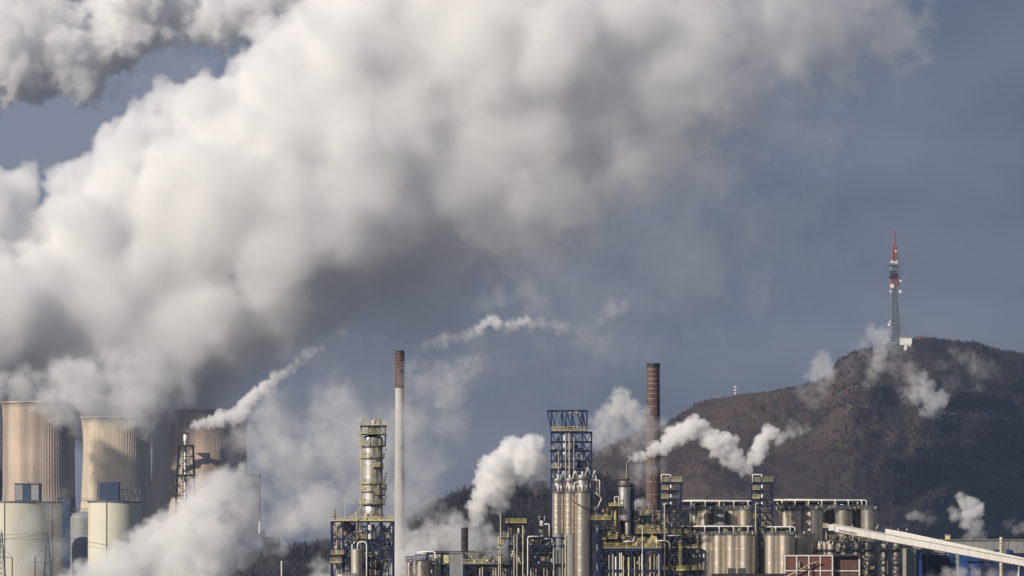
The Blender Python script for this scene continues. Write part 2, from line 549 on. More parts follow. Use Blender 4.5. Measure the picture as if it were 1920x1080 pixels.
def scatter(name, surf, n, hmin, hmax, m, seed, pick=None, blades=9, spread=.5, wid=.35, t0=.05):
    X, Y, Z, rows = surf
    r = np.random.default_rng(seed)
    i = r.integers(int(rows*t0), rows-1, n*3); j = r.integers(1, X.shape[1]-2, n*3)
    a, b = r.random(n*3), r.random(n*3)
    def bil(A): return (A[i, j]*(1-a)*(1-b)+A[i+1, j]*a*(1-b)+A[i, j+1]*(1-a)*b+A[i+1, j+1]*a*b)
    x, y, z = bil(X), bil(Y), bil(Z)
    if pick is not None:
        k = pick(x, y, z, r); x, y, z = x[k], y[k], z[k]
    x, y, z = x[:n], y[:n], z[:n]; n = len(x)
    h = r.uniform(hmin, hmax, n)*(.6+.6*r.random(n))
    B = blades
    an = r.uniform(0, 2*math.pi, (n, B)); tilt = r.uniform(0, spread, (n, B)); hh = h[:, None]*r.uniform(.55, 1, (n, B))
    tx = x[:, None]+np.cos(an)*tilt*hh; ty = y[:, None]+np.sin(an)*tilt*hh; tz = z[:, None]+hh*np.cos(tilt*.8)
    s0 = hh*r.uniform(0, .35, (n, B))          # blades start on the stem at different heights
    bx = np.broadcast_to(x[:, None], an.shape); by = np.broadcast_to(y[:, None], an.shape); bz = z[:, None]+s0-.3
    w = wid*r.uniform(.5, 1.2, (n, B)); pa = r.uniform(0, math.pi, (n, B))
    wx, wy = np.cos(pa)*w, np.sin(pa)*w
    mx_, my_ = (bx+tx)/2+np.cos(pa*3)*w, (by+ty)/2+np.sin(pa*3)*w
    mz = bz+(tz-bz)*.62
    V = np.stack([np.stack([bx, by, bz], -1), np.stack([mx_+wx, my_+wy, mz], -1), np.stack([tx, ty, tz], -1), np.stack([mx_-wx, my_-wy, mz], -1)], 2).reshape(-1, 3)
    me = bpy.data.meshes.new(name)
    nf = n*B
    me.vertices.add(len(V)); me.vertices.foreach_set('co', V.astype(np.float32).ravel())
    me.loops.add(nf*4); me.loops.foreach_set('vertex_index', np.arange(nf*4, dtype=np.int32))
    me.polygons.add(nf); me.polygons.foreach_set('loop_start', np.arange(0, nf*4, 4, dtype=np.int32))
    me.update(calc_edges=True)
    me.materials.append(m)
    o = bpy.data.objects.new(name, me); COL.objects.link(o); tag(o, kind='stuff')
    return o

HP = [(980, 905), (1040, 890), (1090, 862), (1117, 850), (1160, 828), (1200, 812), (1245, 796), (1279, 779), (1310, 767), (1338, 759), (1382, 746), (1437, 741), (1477, 733),
      (1504, 729), (1540, 716), (1556, 703), (1574, 681), (1595, 668), (1650, 660), (1694, 655), (1714, 646), (1754, 644), (1800, 645), (1833, 648), (1857, 658), (1873, 662), (1912, 668),
      (1960, 684), (2040, 720), (2150, 790), (2300, 900), (2450, 1010)]
def hfoot(u):
    return np.clip(3050+np.log1p(np.exp((u-1640)/45))*45*2.3+np.clip(1200-u, 0, None)*2.0, 0, 4020)
hill = terrain('hill', HP, 4300, hfoot, 900, 4.5, 190, M['hill'], 10, 21, ledges=(150, 172, 110))
HP2 = [(300, 1090), (400, 1075), (450, 1058), (500, 1044), (560, 1036), (640, 1030), (720, 1012), (770, 985), (800, 968), (840, 945), (870, 934), (905, 928), (960, 924), (1040, 918), (1120, 905), (1200, 930), (1330, 985), (1450, 1040), (1600, 1085)]
ridge = terrain('low_ridge', HP2, 2650, lambda u: 2300+u*0, 260, 4.5, 70, M['wood_g'], 4, 33)
def east(x, y, z, r):
    u = 960+x*FP/y
    return (r.random(len(x)) < np.clip((u-1500)/260, 0, 1)*.9+.05)
scatter('hill_scrub', hill, 22000, 2.0, 5.5, M['twig2'], 5, east, 9, .6, .22)
scatter('bramble_patches', hill, 9000, .8, 2.0, M['grassb'], 6, None, 7, 1.0, .3)
def crest(x, y, z, r): return y > 4150
scatter('hilltop_bushes', hill, 700, 1.0, 3.0, M['twig2'], 7, crest, 9, .5, .2, t0=.8)
scatter('ridge_woodland', ridge, 6500, 5.0, 8.5, M['twig2'], 8, None, 14, .42, .20, t0=.15)

def contour_path(name, surf, level, u0, u1, width, slope=0.0):
    X, Y, Z, rows = surf
    g = G(); n = 0
    for j in range(X.shape[1]):
        i = rows//2
        u = 960+X[i, j]*FP/Y[i, j]
        if u < u0 or u > u1: continue
        lv = level+slope*(u-u0)
        k = np.argmax(Z[:rows, j] > lv)
        if k < 2 or Z[rows-2, j] < lv: n = 0; continue
        f = (lv-Z[k-1, j])/(Z[k, j]-Z[k-1, j]+1e-6)
        x = X[k-1, j]+(X[k, j]-X[k-1, j])*f; y = Y[k-1, j]+(Y[k, j]-Y[k-1, j])*f
        g.V += [(x, y-width*.7, lv+.1), (x, y-width*.7, lv+.75), (x, y+width, lv+1.3)]
        m = len(g.V)
        if n: g.F += [(m-6, m-3, m-2, m-5), (m-5, m-2, m-1, m-4)]
        n += 1
    o = bpy.data.objects.new(name, mesh(name, g.V, g.F, M['track'], True)); COL.objects.link(o); tag(o, kind='structure')
M['track'] = mat('trodden_gravel', (.105, .085, .065), .9, 0, .5, .03)
contour_path('hill_path', hill, 172, 1600, 2100, 2.2)
contour_path('hill_path', hill, 152, 1585, 2100, 2.2, -.012)

# ------------------------------------------------------------------ mast and small masts on the hill
t = Thing('radio_mast', 'tall red and white lattice radio mast with white dishes on the hilltop', 'radio mast', 1681, 4290, zb=200)
def lattice(t, uc0, uc1, v0, v1, w0, w1, nlev, m, bw=.8, dep=None):
    """four-legged lattice between rows v0 (top) and v1"""
    k = t.s
    q = []
    for i in range(nlev+1):
        f = i/nlev; uc = uc0+(uc1-uc0)*f; w = (w0+(w1-w0)*f)/2; v = v0+(v1-v0)*f
        q.append([(uc+sx*w, v, sy*w*k) for sx, sy in ((-1, -1), (1, -1), (1, 1), (-1, 1))])
    for j in range(4):
        t.beam('leg', q[0][j], q[-1][j], bw, m)
    g = G()
    for i in range(nlev):
        for j in range(4):
            a, b = q[i][j], q[i][(j+1) % 4]; c, d = q[i+1][j], q[i+1][(j+1) % 4]
            g.bar(t.L(*a), t.L(*d), bw*.6*k); g.bar(t.L(*b), t.L(*c), bw*.6*k); g.bar(t.L(*c), t.L(*d), bw*.6*k)
    return t.mesh('lattice', g, m)
lattice(t, 1677, 1681, 537, 640, 12, 23, 13, M['mastgrey'], 2.1)
lattice(t, 1677, 1677, 512, 537, 11, 12, 4, M['mastred'], 2.2)
lattice(t, 1677, 1677, 489, 512, 9, 11, 4, M['white'], 2.2)
lattice(t, 1677, 1677, 460, 489, 6, 7.5, 6, M['mastred'], 2.0)
t.cyl('antenna', 1677, 433, 460, 1.9, M['mastred'], n=10)
for v, w in ((466, 5), (499, 9), (510, 9), (520, 12)):
    t.box('platform', 1677-w, 1677+w, v-1, v+.4, -w*.35, w*.35, M['mastgrey'])
def dish(t, u, v, r, d=-3.5, m=None):
    g = G(); k = t.s
    prof = [(r*k*math.sin(a), -r*k*.5*math.cos(a)) for a in (0.05, .5, 1.0, 1.57)]
    g.lathe(prof, 14); g.disc((0, 0, 0), r*k, 14)
    g.V = [(x, -z, y) for x, y, z in g.V]
    return t.mesh('dish', g, m or M['white'], True, loc=t.L(u, v, d))
for u, v, r in ((1672, 536.5, 4.2), (1668, 495, 3.0), (1670, 547, 3), (1687, 547, 3.2), (1666, 609, 2.6), (1668, 603, 2), (1688, 527, 2.2), (1679, 471, 2)): dish(t, u, v, r)
t.beam('whip_antenna', (1689, 494, 0), (1689, 520, 0), .8, M['mastgrey'])
t = Thing('equipment_hut', 'white flat-roofed hut at the foot of the radio mast', 'hut', 1699, 4140, zb=195)
t.box('wall', 1688, 1709, 634, 647, -3, 4, M['white']); t.box('lower_wall', 1695, 1709, 647.2, 662, -2.6, 4, M['white'])
t.box('roof', 1687.4, 1709.6, 632.6, 634, -3.4, 4.4, M['grey']); t.box('door', 1700, 1704, 649, 656, -2.8, -2.6, M['grey'])
t = Thing('lattice_shed', 'small red frame shed beside the white hut on the hilltop', 'shed', 1725, 4280, zb=200)
t.frame([1718, 1727, 1736], [632], 646, -2, 2, M['mastred'], .9, 1, 5)
t.box('roof', 1717, 1737, 630.8, 632, -2.5, 2.5, M['mastred'])
for u, v0, v1, lab, n in ((1378, 724, 748, 'tall floodlight mast with pale lamps on the left shoulder of the hill', 3), (1348, 746, 762, 'short lamp post below the floodlight mast on the hill edge', 1),
                       (1577, 738, 782, 'thin pale pole standing alone halfway up the hill', 2)):
    t = Thing('floodlight_mast', lab, 'light mast', u, 4285 if u < 1500 else 4000, zb=100)
    t.beam('pole', (u, v0, 0), (u, v1+6, 0), 1.2, M['mastgrey'])
    for i in range(n):
        t.box('lamp', u-1.8, u+2.2, v0+i*6, v0+i*6+3, -1.2, -.2, M['white'])

# ------------------------------------------------------------------ cooling towers
def cooling(u, Y, vt, r_top, r_thr, r_mid, r_base, m, lab):
    t = Thing('cooling_tower', lab, 'cooling tower', u, Y, 'cooling towers of the power station')
    k = t.s; H = CZ+(VH-vt)*k
    g = G()
    # radius given in photo pixels at fractions of the height
    prof = []
    pts = [(0, r_base), (.2, (r_base+r_mid)/2+.5), (.5, r_mid), (.8, r_thr), (.93, r_thr*1.005), (1, r_top)]
    for i in range(33):
        f = i/32
        r = np.interp(f, [p[0] for p in pts], [p[1] for p in pts])
        prof.append((r*k, 10+(H-10)*f))
    # smooth the profile
    rr = np.array([p[0] for p in prof])
    for _ in range(6): rr[1:-1] = (rr[:-2]+2*rr[1:-1]+rr[2:])/4
    prof = [(a, p[1]) for a, p in zip(rr, prof)]
    sh = prof+[(prof[-1][0]+.9, H), (prof[-1][0]+.9, H+1.2), (prof[-1][0]-1.2, H+1.2)]+[(a-1.2, z) for a, z in prof[::-1]]
    g.lathe(sh, 112)
    t.mesh('shell', g, m, True)
    g = G()
    N = 84
    for i in range(N):
        a = 2*math.pi*i/N; c, s_ = math.cos(a), math.sin(a)
        P = [Vector((c*(a_+.1), s_*(a_+.1), z)) for a_, z in prof[::2]]
        g.tube(P, .19, 4)
    o = t.mesh('rib', g, m); o['kind'] = 'stuff'
    g = G()
    for i in range(44):
        a = 2*math.pi*i/44; b = a+2*math.pi/88
        for b2 in (b, a-2*math.pi/88):
            g.bar((math.cos(b2)*(r_base*k+2), math.sin(b2)*(r_base*k+2), 0), (math.cos(a)*prof[0][0], math.sin(a)*prof[0][0], 11), 1)
    t.mesh('support_legs', g, M['tower_b'])
    g = G()
    g.lathe([(prof[0][0]-3, 8), (.1, 8)], 40); t.mesh('water_basin', g, M['navy'])
    return t
cooling(73, 4000, 757, 68, 66, 67, 78, M['tower_a'], 'orange stained concrete cooling tower at the far left behind the white tank')
cooling(219, 3850, 785, 66, 62, 66, 85, M['tower_b'], 'pale cream concrete cooling tower behind the domed tanks')
cooling(355, 4480, 772, 70, 68, 71, 84, M['tower_b'], 'half hidden cooling tower between the pale tower and the brown one')
cooling(392, 4250, 772, 72, 70, 73, 88, M['tower_c'], 'brown streaked concrete cooling tower behind the flare tower')
cooling(-66, 4300, 752, 70, 68, 71, 84, M['navy'], 'dark cooling tower cut by the left frame edge')

# ------------------------------------------------------------------ tanks of the power station
def big_tank(u, r, vt, Y, lab, m, seams=()):
    t = Thing('storage_tank', lab, 'storage tank', u, Y, 'tall pale tanks of the power station')
    t.vessel('shell', u, vt, 1180, r, m, 0, 0, .03, 64)
    g = G(); g.lathe([(r*t.s+.25, 0), (r*t.s+.6, .2), (r*t.s+.6, 1.0), (r*t.s+.25, 1.2)], 64)
    t.mesh('rim', g, M['grating'], loc=t.L(u, vt+2, 0))
    for us_ in seams:
        a = math.acos(max(-1, min(1, (us_-u)/r)))
        d = -math.sin(a)*r*t.s
        t.beam('seam', (us_, vt+2, d-.15), (us_, 1180, d-.15), 1.3, M['dark'])
    return t
a1 = big_tank(35, 82, 942, 3300, 'broad pale tank cut by the left frame edge', M['cream'], (17, 103))
a1.box('plant_room', 30, 76, 908, 940, -9, 9, M['navy']); a1.box('plant_room_roof', 29, 77, 906.5, 908, -9.5, 9.5, M['grating'])
for j, (x0, x1) in enumerate(((31, 45), (46, 60), (61, 75))): a1.box('wall_panel', x0, x1, 909.5, 938, -9.25, -9, M['grey' if j % 2 == 0 else 'navy'])
a1.cyl('vent', 53, 903, 908, 2, M['grating'])
a2 = big_tank(215, 50, 941, 3280, 'cream tank with a navy plant room on its flat top', M['cream'], (204,))
a2.box('plant_room', 184, 201, 904, 938.5, -8, 8, M['grating']); a2.box('plant_room_wing', 201.5, 224, 904, 938.5, -8, 8, M['navy'])
for x in (189, 194.5, 207, 212.5, 218): a2.box('wall_panel', x, x+4.4, 906, 937, -8.2, -8, M['navy'])
a2.cyl('vent', 233, 930, 939, 2.4, M['white'])
a2.rail(150, 262, 939.5, -2, M['grating'], 5)
g = G()
for x in range(226, 260, 8): g.bar(a2.L(x, 939, 1), a2.L(x+4, 918, 1), .4); g.bar(a2.L(x+4, 918, 1), a2.L(x+8, 939, 1), .4)
g.bar(a2.L(226, 918, 1), a2.L(262, 918, 1), .5)
a2.mesh('frame', g, M['grating'])
t = Thing('storage_tank', 'grey tank with rounded shoulders left of the cream tank', 'storage tank', 159, 3370, 'tall pale tanks of the power station')
t.vessel('shell', 159, 972, 1180, 27, M['grey'], 0, 0, .5, 48)
t.rail(133, 185, 957, 0, M['grating'], 4)
t.box('walkway', 133, 172, 961, 964, -2, 3, M['grating'])
t = Thing('plant_building', 'dark blue block between the tanks at the left', 'building', 124, 3400)
t.box('wall', 112, 136, 935, 1180, -14, 14, M['navy'])
t.box('roof', 111, 137, 933.5, 935, -14.5, 14.5, M['dark'])
for v in range(950, 1090, 18): t.box('cladding_panel', 113, 135, v, v+16, -14.3, -14, M['navy'])
t = Thing('boiler_house', 'grey stepped power station building dissolving into steam', 'building', 470, 3700)
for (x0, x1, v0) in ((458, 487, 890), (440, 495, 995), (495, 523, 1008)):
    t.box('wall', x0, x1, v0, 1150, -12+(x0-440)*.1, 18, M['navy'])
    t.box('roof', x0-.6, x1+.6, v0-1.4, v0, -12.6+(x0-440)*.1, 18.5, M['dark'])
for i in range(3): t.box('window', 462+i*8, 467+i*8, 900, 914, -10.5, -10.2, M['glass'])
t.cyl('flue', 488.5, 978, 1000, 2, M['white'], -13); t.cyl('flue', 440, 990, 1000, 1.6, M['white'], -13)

# ------------------------------------------------------------------ pylons and power lines
def pylon(u, vt, Y, lab, w=15):
    t = Thing('electricity_pylon', lab, 'pylon', u, Y, 'steel lattice pylons at the left')
    lattice(t, u, u, vt+4, VH+CZ/t.s, 2, w*1.5, 14, M['mastgrey'], 1.1)
    t.cyl('peak', u, vt-2, vt+4, .7, M['mastgrey'], n=6)
    return t
p0 = pylon(3, 995, 2400, 'steel lattice pylon touching the left frame edge')
p1 = pylon(89, 997, 2400, 'steel lattice pylon in front of the pale tanks')
for t, x0, x1 in ((p0, 3, 23), (p1, 66, 114)):
    t.beam('crossbar', (x0, 1045+(x0 == 66)*9, 0), (x1, 1045+(x0 == 66)*9, 0), 1.1, M['mastgrey'])
    for x in ((x1,) if x0 == 3 else (x0, x1)):
        t.beam('portal_post', (x, 1045, 0), (x, VH+CZ/t.s, 0), 2.2, M['rust'])
        t.beam('stay', (x, 1045, 0), (t is p0 and 6 or 89+(6 if x > 89 else -6), 1028, 0), .6, M['mastgrey'])
t = Thing('power_line', 'thin power cables sagging across the lower left', 'power line', 89, 2400, zb=20)
for va, vb_, vc, vd in ((1003, 1000, 1036, 1062), (1013, 1000, 1046, 1070), (1010, 1012, 1030, 1052)):
    P = [(-120, va-4, 0), (0, va, 0), (89, vb_, 0)]
    for i in range(1, 13):
        f = i/12; P.append((89+f*560, vb_+(vd-vb_)*f+math.sin(f*math.pi)*16, -20*f))
    g = G(); g.tube([t.L(*p) for p in P], .35*t.s, 4)
    t.mesh('cable', g, M['dark'])

# ------------------------------------------------------------------ flare tower, chimneys
t = Thing('flare_tower', 'dark lattice flare tower in front of the brown cooling tower', 'flare tower', 349, 2200)
lattice(t, 348.5, 347, 838, VH+CZ/t.s, 27, 52, 17, M['dark'], 1.5)
t.cyl('flare_stack', 347.5, 826, VH+CZ/t.s, 2.3, M['white'], 0, 12)
t.cyl('riser_pipe', 340.5, 850, VH+CZ/t.s, 1.2, M['white'], 0, 8)
t.cyl('burner', 348, 815, 827, 4, M['white'], 0, 14); t.cyl('burner_tip', 348, 811, 815, 3.2, M['rust'], 0, 14)
t.box('platform', 333, 364, 835, 838, -4, 4, M['dark']); t.rail(333, 364, 835, -4, M['dark'], 5); t.box('lower_platform', 328, 368, 890, 892, -5, 5, M['dark'])
t = Thing('pale_chimney', 'tall slim white chimney with a dark brick top', 'chimney', 749.5, 1500)
k = t.s
g = G(); g.lathe([(12.5*k, 0), (10.2*k, (1174-1000)*k), (8.3*k, CZ+(VH-727)*k)], 40); t.mesh('shaft', g, M['chim'], True)
g = G(); H0 = CZ+(VH-727)*k; H1 = CZ+(VH-658)*k
pr = [(8.3*k, H0), (9.0*k, H0), (8.9*k, H0+1)]
for i in range(1, 12):
    z = H0+(H1-H0)*i/12; r = (8.9-.5*i/12)*k
    pr += [(r, z-.25), (r+.12, z-.2), (r+.12, z+.2), (r, z+.25)]
pr += [(8.3*k, H1), (7.6*k, H1), (7.4*k, H1-3)]
g.lathe(pr, 40); t.mesh('brick_top', g, M['brick_d'], True)
g = G(); g.lathe([(8.72*k, -.9), (8.76*k, -.8), (8.76*k, .05), (8.6*k, .1)], 40); t.mesh('soot_lip', g, M['dark'], loc=(0, 0, H1)); t.ladder(757.5, 728, 960, -1.0, M['grating'], 1.6)
t = Thing('brick_chimney', 'tall brown brick chimney with pale bands behind the refinery', 'chimney', 1225, 1400)
k = t.s; H1 = CZ+(VH-682)*k
def bz(v): return CZ+(VH-v)*k
g = G(); pr = []
for v in (1180, 1100, 1000, 900, 800, 720, 690): pr.append(((11.8+(v-682)*.0085)*k, bz(v)))
pr += [(12.6*k, bz(688)), (12.6*k, H1), (11*k, H1), (10.6*k, H1-3)]
g.lathe(pr, 44); t.mesh('shaft', g, M['brick'], True)
for v in [693, 702, 711, 720, 729, 738, 748, 762, 782, 806, 830, 854, 878, 904, 928]:
    g = G(); r = (11.8+(v-682)*.0085)*k
    g.lathe([(r-.05, -.12), (r+.07, -.1), (r+.07, .1), (r-.05, .12)], 44)
    t.mesh('band', g, M['copper'] if v < 750 else M['copper'], True, loc=(0, 0, bz(v)))
g = G(); g.lathe([(12.63*k, -1.0), (12.7*k, -.9), (12.7*k, .05), (12.5*k, .1)], 44); t.mesh('soot_lip', g, M['dark'], loc=(0, 0, H1)); t.ladder(1232, 700, 950, -1.35, M['dark'], 1.8)

# ------------------------------------------------------------------ steam
def steam(name, label, Y, blobs, h, tau, seed=1, soft=6.0, kids=(26, 12), kr=(.28, .52), amp=1.0, depth=None, wisp=0.35, col=(1, 1, 1), cat='steam plume', group=None, aniso=0.0, kind=None, yoff=0.0, jit=.3, wc=1.0, smooth=0.0, wob=0.0):
    """a cloud of puffs on puffs, eroded by noise; blobs are (u, v, radius, weight, softness factor) in photo pixels at distance Y.
    The density grid goes straight into a Blender volume, so it is real, lit steam with depth."""
    r = np.random.default_rng(seed)
    B = []
    for b in blobs:
        b = tuple(b)+(1.0, 1.0)[max(0, len(b)-3):] if len(b) < 5 else tuple(b)
        B.append(b)
    B = np.array(B, float)
    if wob:
        B[:, 0] += r.normal(size=len(B))*B[:, 2]*.3*wob; B[:, 1] += r.normal(size=len(B))*B[:, 2]*.3*wob; B[:, 2] *= r.uniform(.9-.35*wob, .9+.3*wob, len(B))
    pad = soft*3+h*3
    R0_ = float(np.median(B[:, 2]))
    u0, u1 = (B[:, 0]-B[:, 2]*1.5).min()-pad, (B[:, 0]+B[:, 2]*1.5).max()+pad
    v0, v1 = (B[:, 1]-B[:, 2]*1.5).min()-pad, (B[:, 1]+B[:, 2]*1.5).max()+pad
    dep = (B[:, 2].max()*1.55+pad) if depth is None else depth
    nx, ny, nz = int((u1-u0)/h), int(2*dep/h), int((v1-v0)/h)
    F = np.full((nx, ny, nz), -999, np.float32)
    def stamp(x, y, z, R):
        e = R+soft*2.2+8*h*.5
        lo = [max(0, int((c-e)/h)) for c in (x, y, z)]
        hi = [min(n, int((c+e)/h)+2) for c, n in zip((x, y, z), F.shape)]
        if any(a >= b for a, b in zip(lo, hi)): return
        X, Yy, Zz = np.ogrid[lo[0]:hi[0], lo[1]:hi[1], lo[2]:hi[2]]
        d = R-np.sqrt(((X*h-x)**2+(Yy*h-y)**2+(Zz*h-z)**2).astype(np.float32))
        s_ = F[lo[0]:hi[0], lo[1]:hi[1], lo[2]:hi[2]]
        np.maximum(s_, d, out=s_)
    if smooth:                       # the big bodies flow into each other
        kk = R0_*.17
        E = np.zeros((nx, ny, nz), np.float32)
        for (u, v, R, w, sf) in B:
            x, z, y = u-u0, v1-v, dep
            e = R+4*kk
            lo_ = [max(0, int((c_-e)/h)) for c_ in (x, y, z)]; hi_ = [min(n_, int((c_+e)/h)+2) for c_, n_ in zip((x, y, z), F.shape)]
            if any(p >= q for p, q in zip(lo_, hi_)): continue
            X, Yy, Zz = np.ogrid[lo_[0]:hi_[0], lo_[1]:hi_[1], lo_[2]:hi_[2]]
            E[lo_[0]:hi_[0], lo_[1]:hi_[1], lo_[2]:hi_[2]] += np.exp((R-np.sqrt(((X*h-x)**2+(Yy*h-y)**2+(Zz*h-z)**2).astype(np.float32)))/kk)
        F = np.where(E > .02, kk*np.log(np.maximum(E, .02))-kk*.55, -999).astype(np.float32)
        del E
    for (u, v, R, w, sf) in B:
        x, z = u-u0, v1-v
        y = dep+r.uniform(-jit, jit)*(dep-R*1.15 if depth else R)
        stamp(x, y, z, R)
        for j in range(kids[0]):
            q = r.normal(size=3); q /= np.linalg.norm(q)
            R1 = R*r.uniform(*kr); c = np.array([x, y, z])+q*R*(r.uniform(.88, 1.12) if smooth and sf < .7 else r.uniform(.72, .98))
            stamp(*c, R1)
            if R1 < 2.5*h: continue
            for l in range(kids[1]):
                q2 = q+r.normal(size=3)*.8; q2 /= np.linalg.norm(q2)
                R2 = R1*r.uniform(.25, .5); c2 = c+q2*R1*.92
                stamp(*c2, R2)
                if R2 > 3*h:
                    for l2 in range(5):
                        q3 = q2+r.normal(size=3)*.8; q3 /= np.linalg.norm(q3)
                        stamp(*(c2+q3*R2*.9), R2*r.uniform(.3, .5))
    if smooth:
        # towards the middle of the cloud the puffs melt into one another; the outline keeps them
        P = np.clip((F.max(1)-12)/(R0_*.55), 0, 1)[:, None, :]*smooth
        Fs = np.maximum(F, -40.)
        for ax in range(3):
            for w_ in (int(R0_*.22/h), int(R0_*.16/h)):
                cs = np.cumsum(np.concatenate([np.take(Fs, [0], ax)]*(w_+1)+[Fs]+[np.take(Fs, [-1], ax)]*w_, ax), ax, dtype=np.float32)
                n_ = Fs.shape[ax]
                Fs = (np.take(cs, np.arange(2*w_+1, 2*w_+1+n_), ax)-np.take(cs, np.arange(0, n_), ax))/(2*w_+1)
        F = F*(1-P)+Fs*P
        del Fs, cs
    # weight and softness maps in the u, v plane
    uu = u0+np.arange(nx)*h; vv = v1-np.arange(nz)*h
    num = np.zeros((nx, nz)); sfm = np.zeros((nx, nz)); den = np.full((nx, nz), 1e-9)
    for (u, v, R, w, sf) in B:
        k = np.exp(-((uu[:, None]-u)**2+(vv[None]-v)**2)/(R*.8)**2)+1e-7/(1+((uu[:, None]-u)**2+(vv[None]-v)**2)/R**2)
        num += k*math.log(w); sfm += k*sf; den += k
    W = np.exp(num/den).astype(np.float32)[:, None, :]; S = (sfm/den).astype(np.float32)[:, None, :]
    R0 = float(np.median(B[:, 2]))
    n = vnoise(F.shape, (R0*.5/h,)*3, seed+50)*R0*.10
    c = max(2.0, R0*.22/h)
    n += vnoise(F.shape, (c,)*3, seed+51)*R0*.07
    c = max(1.6, R0*.09/h)
    nf = vnoise(F.shape, (c,)*3, seed+52)
    n += nf*R0*.04
    nf2 = vnoise(F.shape, (1.7,)*3, seed+53)
    n += nf2*h*.7/np.maximum(1, S*1.2-.4)
    ix, iy, iz = np.ogrid[:nx, :ny, :nz]
    wa = max(1.5, R0*.16/h)
    off = [np.rint(vnoise(F.shape, (max(2, R0*.30/h),)*3, seed+70+q)*wa).astype(np.int32) for q in range(3)]
    wi = (np.clip(ix+off[0], 0, nx-1), np.clip(iy+off[1], 0, ny-1), np.clip(iz+off[2], 0, nz-1))
    del off
    n = n[wi]
    F += n*amp*S**.7*(1-(P*.7 if smooth else 0))
    F += soft*.3
    D = np.clip(F/(soft*S), 0, 1)
    D = D*D*(3-2*D)
    # thin, torn places
    if wisp > 0:
        e = vnoise(F.shape, (R0*.42*wc/h,)*3, seed+60)*.6+vnoise(F.shape, (max(2, R0*.17*wc/h),)*3, seed+61)*.3+nf*.18+nf2*.04
        e = e[wi]
        thin = np.clip((1.3-W*1.5), 0, 1)
        D *= np.clip(1-thin*(wisp*2.2)*(.55-e), 0, None)
    D *= W
    D[0] = D[-1] = 0; D[:, 0] = D[:, -1] = 0; D[:, :, 0] = D[:, :, -1] = 0
    D[D < .004] = 0
    del F, n, nf, nf2, wi
    k = Y/FP
    lo = ((u0-960)*k, Y+yoff-dep*k, CZ+(VH-v1)*k)
    hi = (lo[0]+(nx-1)*h*k, lo[1]+(ny-1)*h*k, lo[2]+(nz-1)*h*k)
    m = steam_mat(name+'_vapour', tau/k, col, aniso)
    o = grid_volume(name, D, lo, hi, m)
    tag(o, label, cat, group, kind)
    return o

def grid_volume(name, D, lo, hi, m):
    nx, ny, nz = D.shape
    me = bpy.data.meshes.new(name)
    me.vertices.add(D.size)
    a = me.attributes.new('density_value', 'FLOAT', 'POINT')
    a.data.foreach_set('value', np.ascontiguousarray(D, dtype=np.float32).ravel())
    src = bpy.data.objects.new(name+'_density', me)
    vd = bpy.data.volumes.new(name); vd.materials.append(m)
    ob = bpy.data.objects.new(name, vd); COL.objects.link(ob)
    ng = bpy.data.node_groups.new(name, 'GeometryNodeTree')
    ng.interface.new_socket('Geometry', in_out='INPUT', socket_type='NodeSocketGeometry')
    ng.interface.new_socket('Geometry', in_out='OUTPUT', socket_type='NodeSocketGeometry')
    N = ng.nodes.new; L = ng.links.new
    gi = N('GeometryNodeObjectInfo'); gi.inputs['Object'].default_value = src
    go = N('NodeGroupOutput')
    vc = N('GeometryNodeVolumeCube'); vc.inputs['Min'].default_value = lo; vc.inputs['Max'].default_value = hi
    for ax, nn in zip('XYZ', D.shape): vc.inputs['Resolution '+ax].default_value = nn
    pos = N('GeometryNodeInputPosition')
    last = pos.outputs[0]
    for op, val in (('SUBTRACT', lo), ('MULTIPLY', [(q-1)/(b-a_) for q, b, a_ in zip(D.shape, hi, lo)]), ('ADD', (.5, .5, .5)), ('FLOOR', None)):
        vm = N('ShaderNodeVectorMath'); vm.operation = op
        if val is not None: vm.inputs[1].default_value = val
        L(last, vm.inputs[0]); last = vm.outputs[0]
    sep = N('ShaderNodeSeparateXYZ'); L(last, sep.inputs[0])
    fi = []
    for kx in range(3):
        q = N('FunctionNodeFloatToInt'); L(sep.outputs[kx], q.inputs[0]); fi.append(q.outputs[0])
    def im(op, a_, b_):
        mm = N('FunctionNodeIntegerMath'); mm.operation = op
        for i, v in enumerate((a_, b_)):
            if isinstance(v, int): mm.inputs[i].default_value = v
            else: L(v, mm.inputs[i])
        return mm.outputs[0]
    i = im('ADD', im('MULTIPLY', im('ADD', im('MULTIPLY', fi[0], ny), fi[1]), nz), fi[2])
    na = N('GeometryNodeInputNamedAttribute'); na.inputs[0].default_value = 'density_value'
    si = N('GeometryNodeSampleIndex')
    L(gi.outputs['Geometry'], si.inputs[0]); L(na.outputs[0], si.inputs['Value']); L(i, si.inputs['Index'])
    L(si.outputs[0], vc.inputs['Density'])
    sm = N('GeometryNodeSetMaterial'); sm.inputs['Material'].default_value = m
    L(vc.outputs[0], sm.inputs[0]); L(sm.outputs[0], go.inputs[0])
    md = ob.modifiers.new('vapour', 'NODES'); md.node_group = ng
    return ob

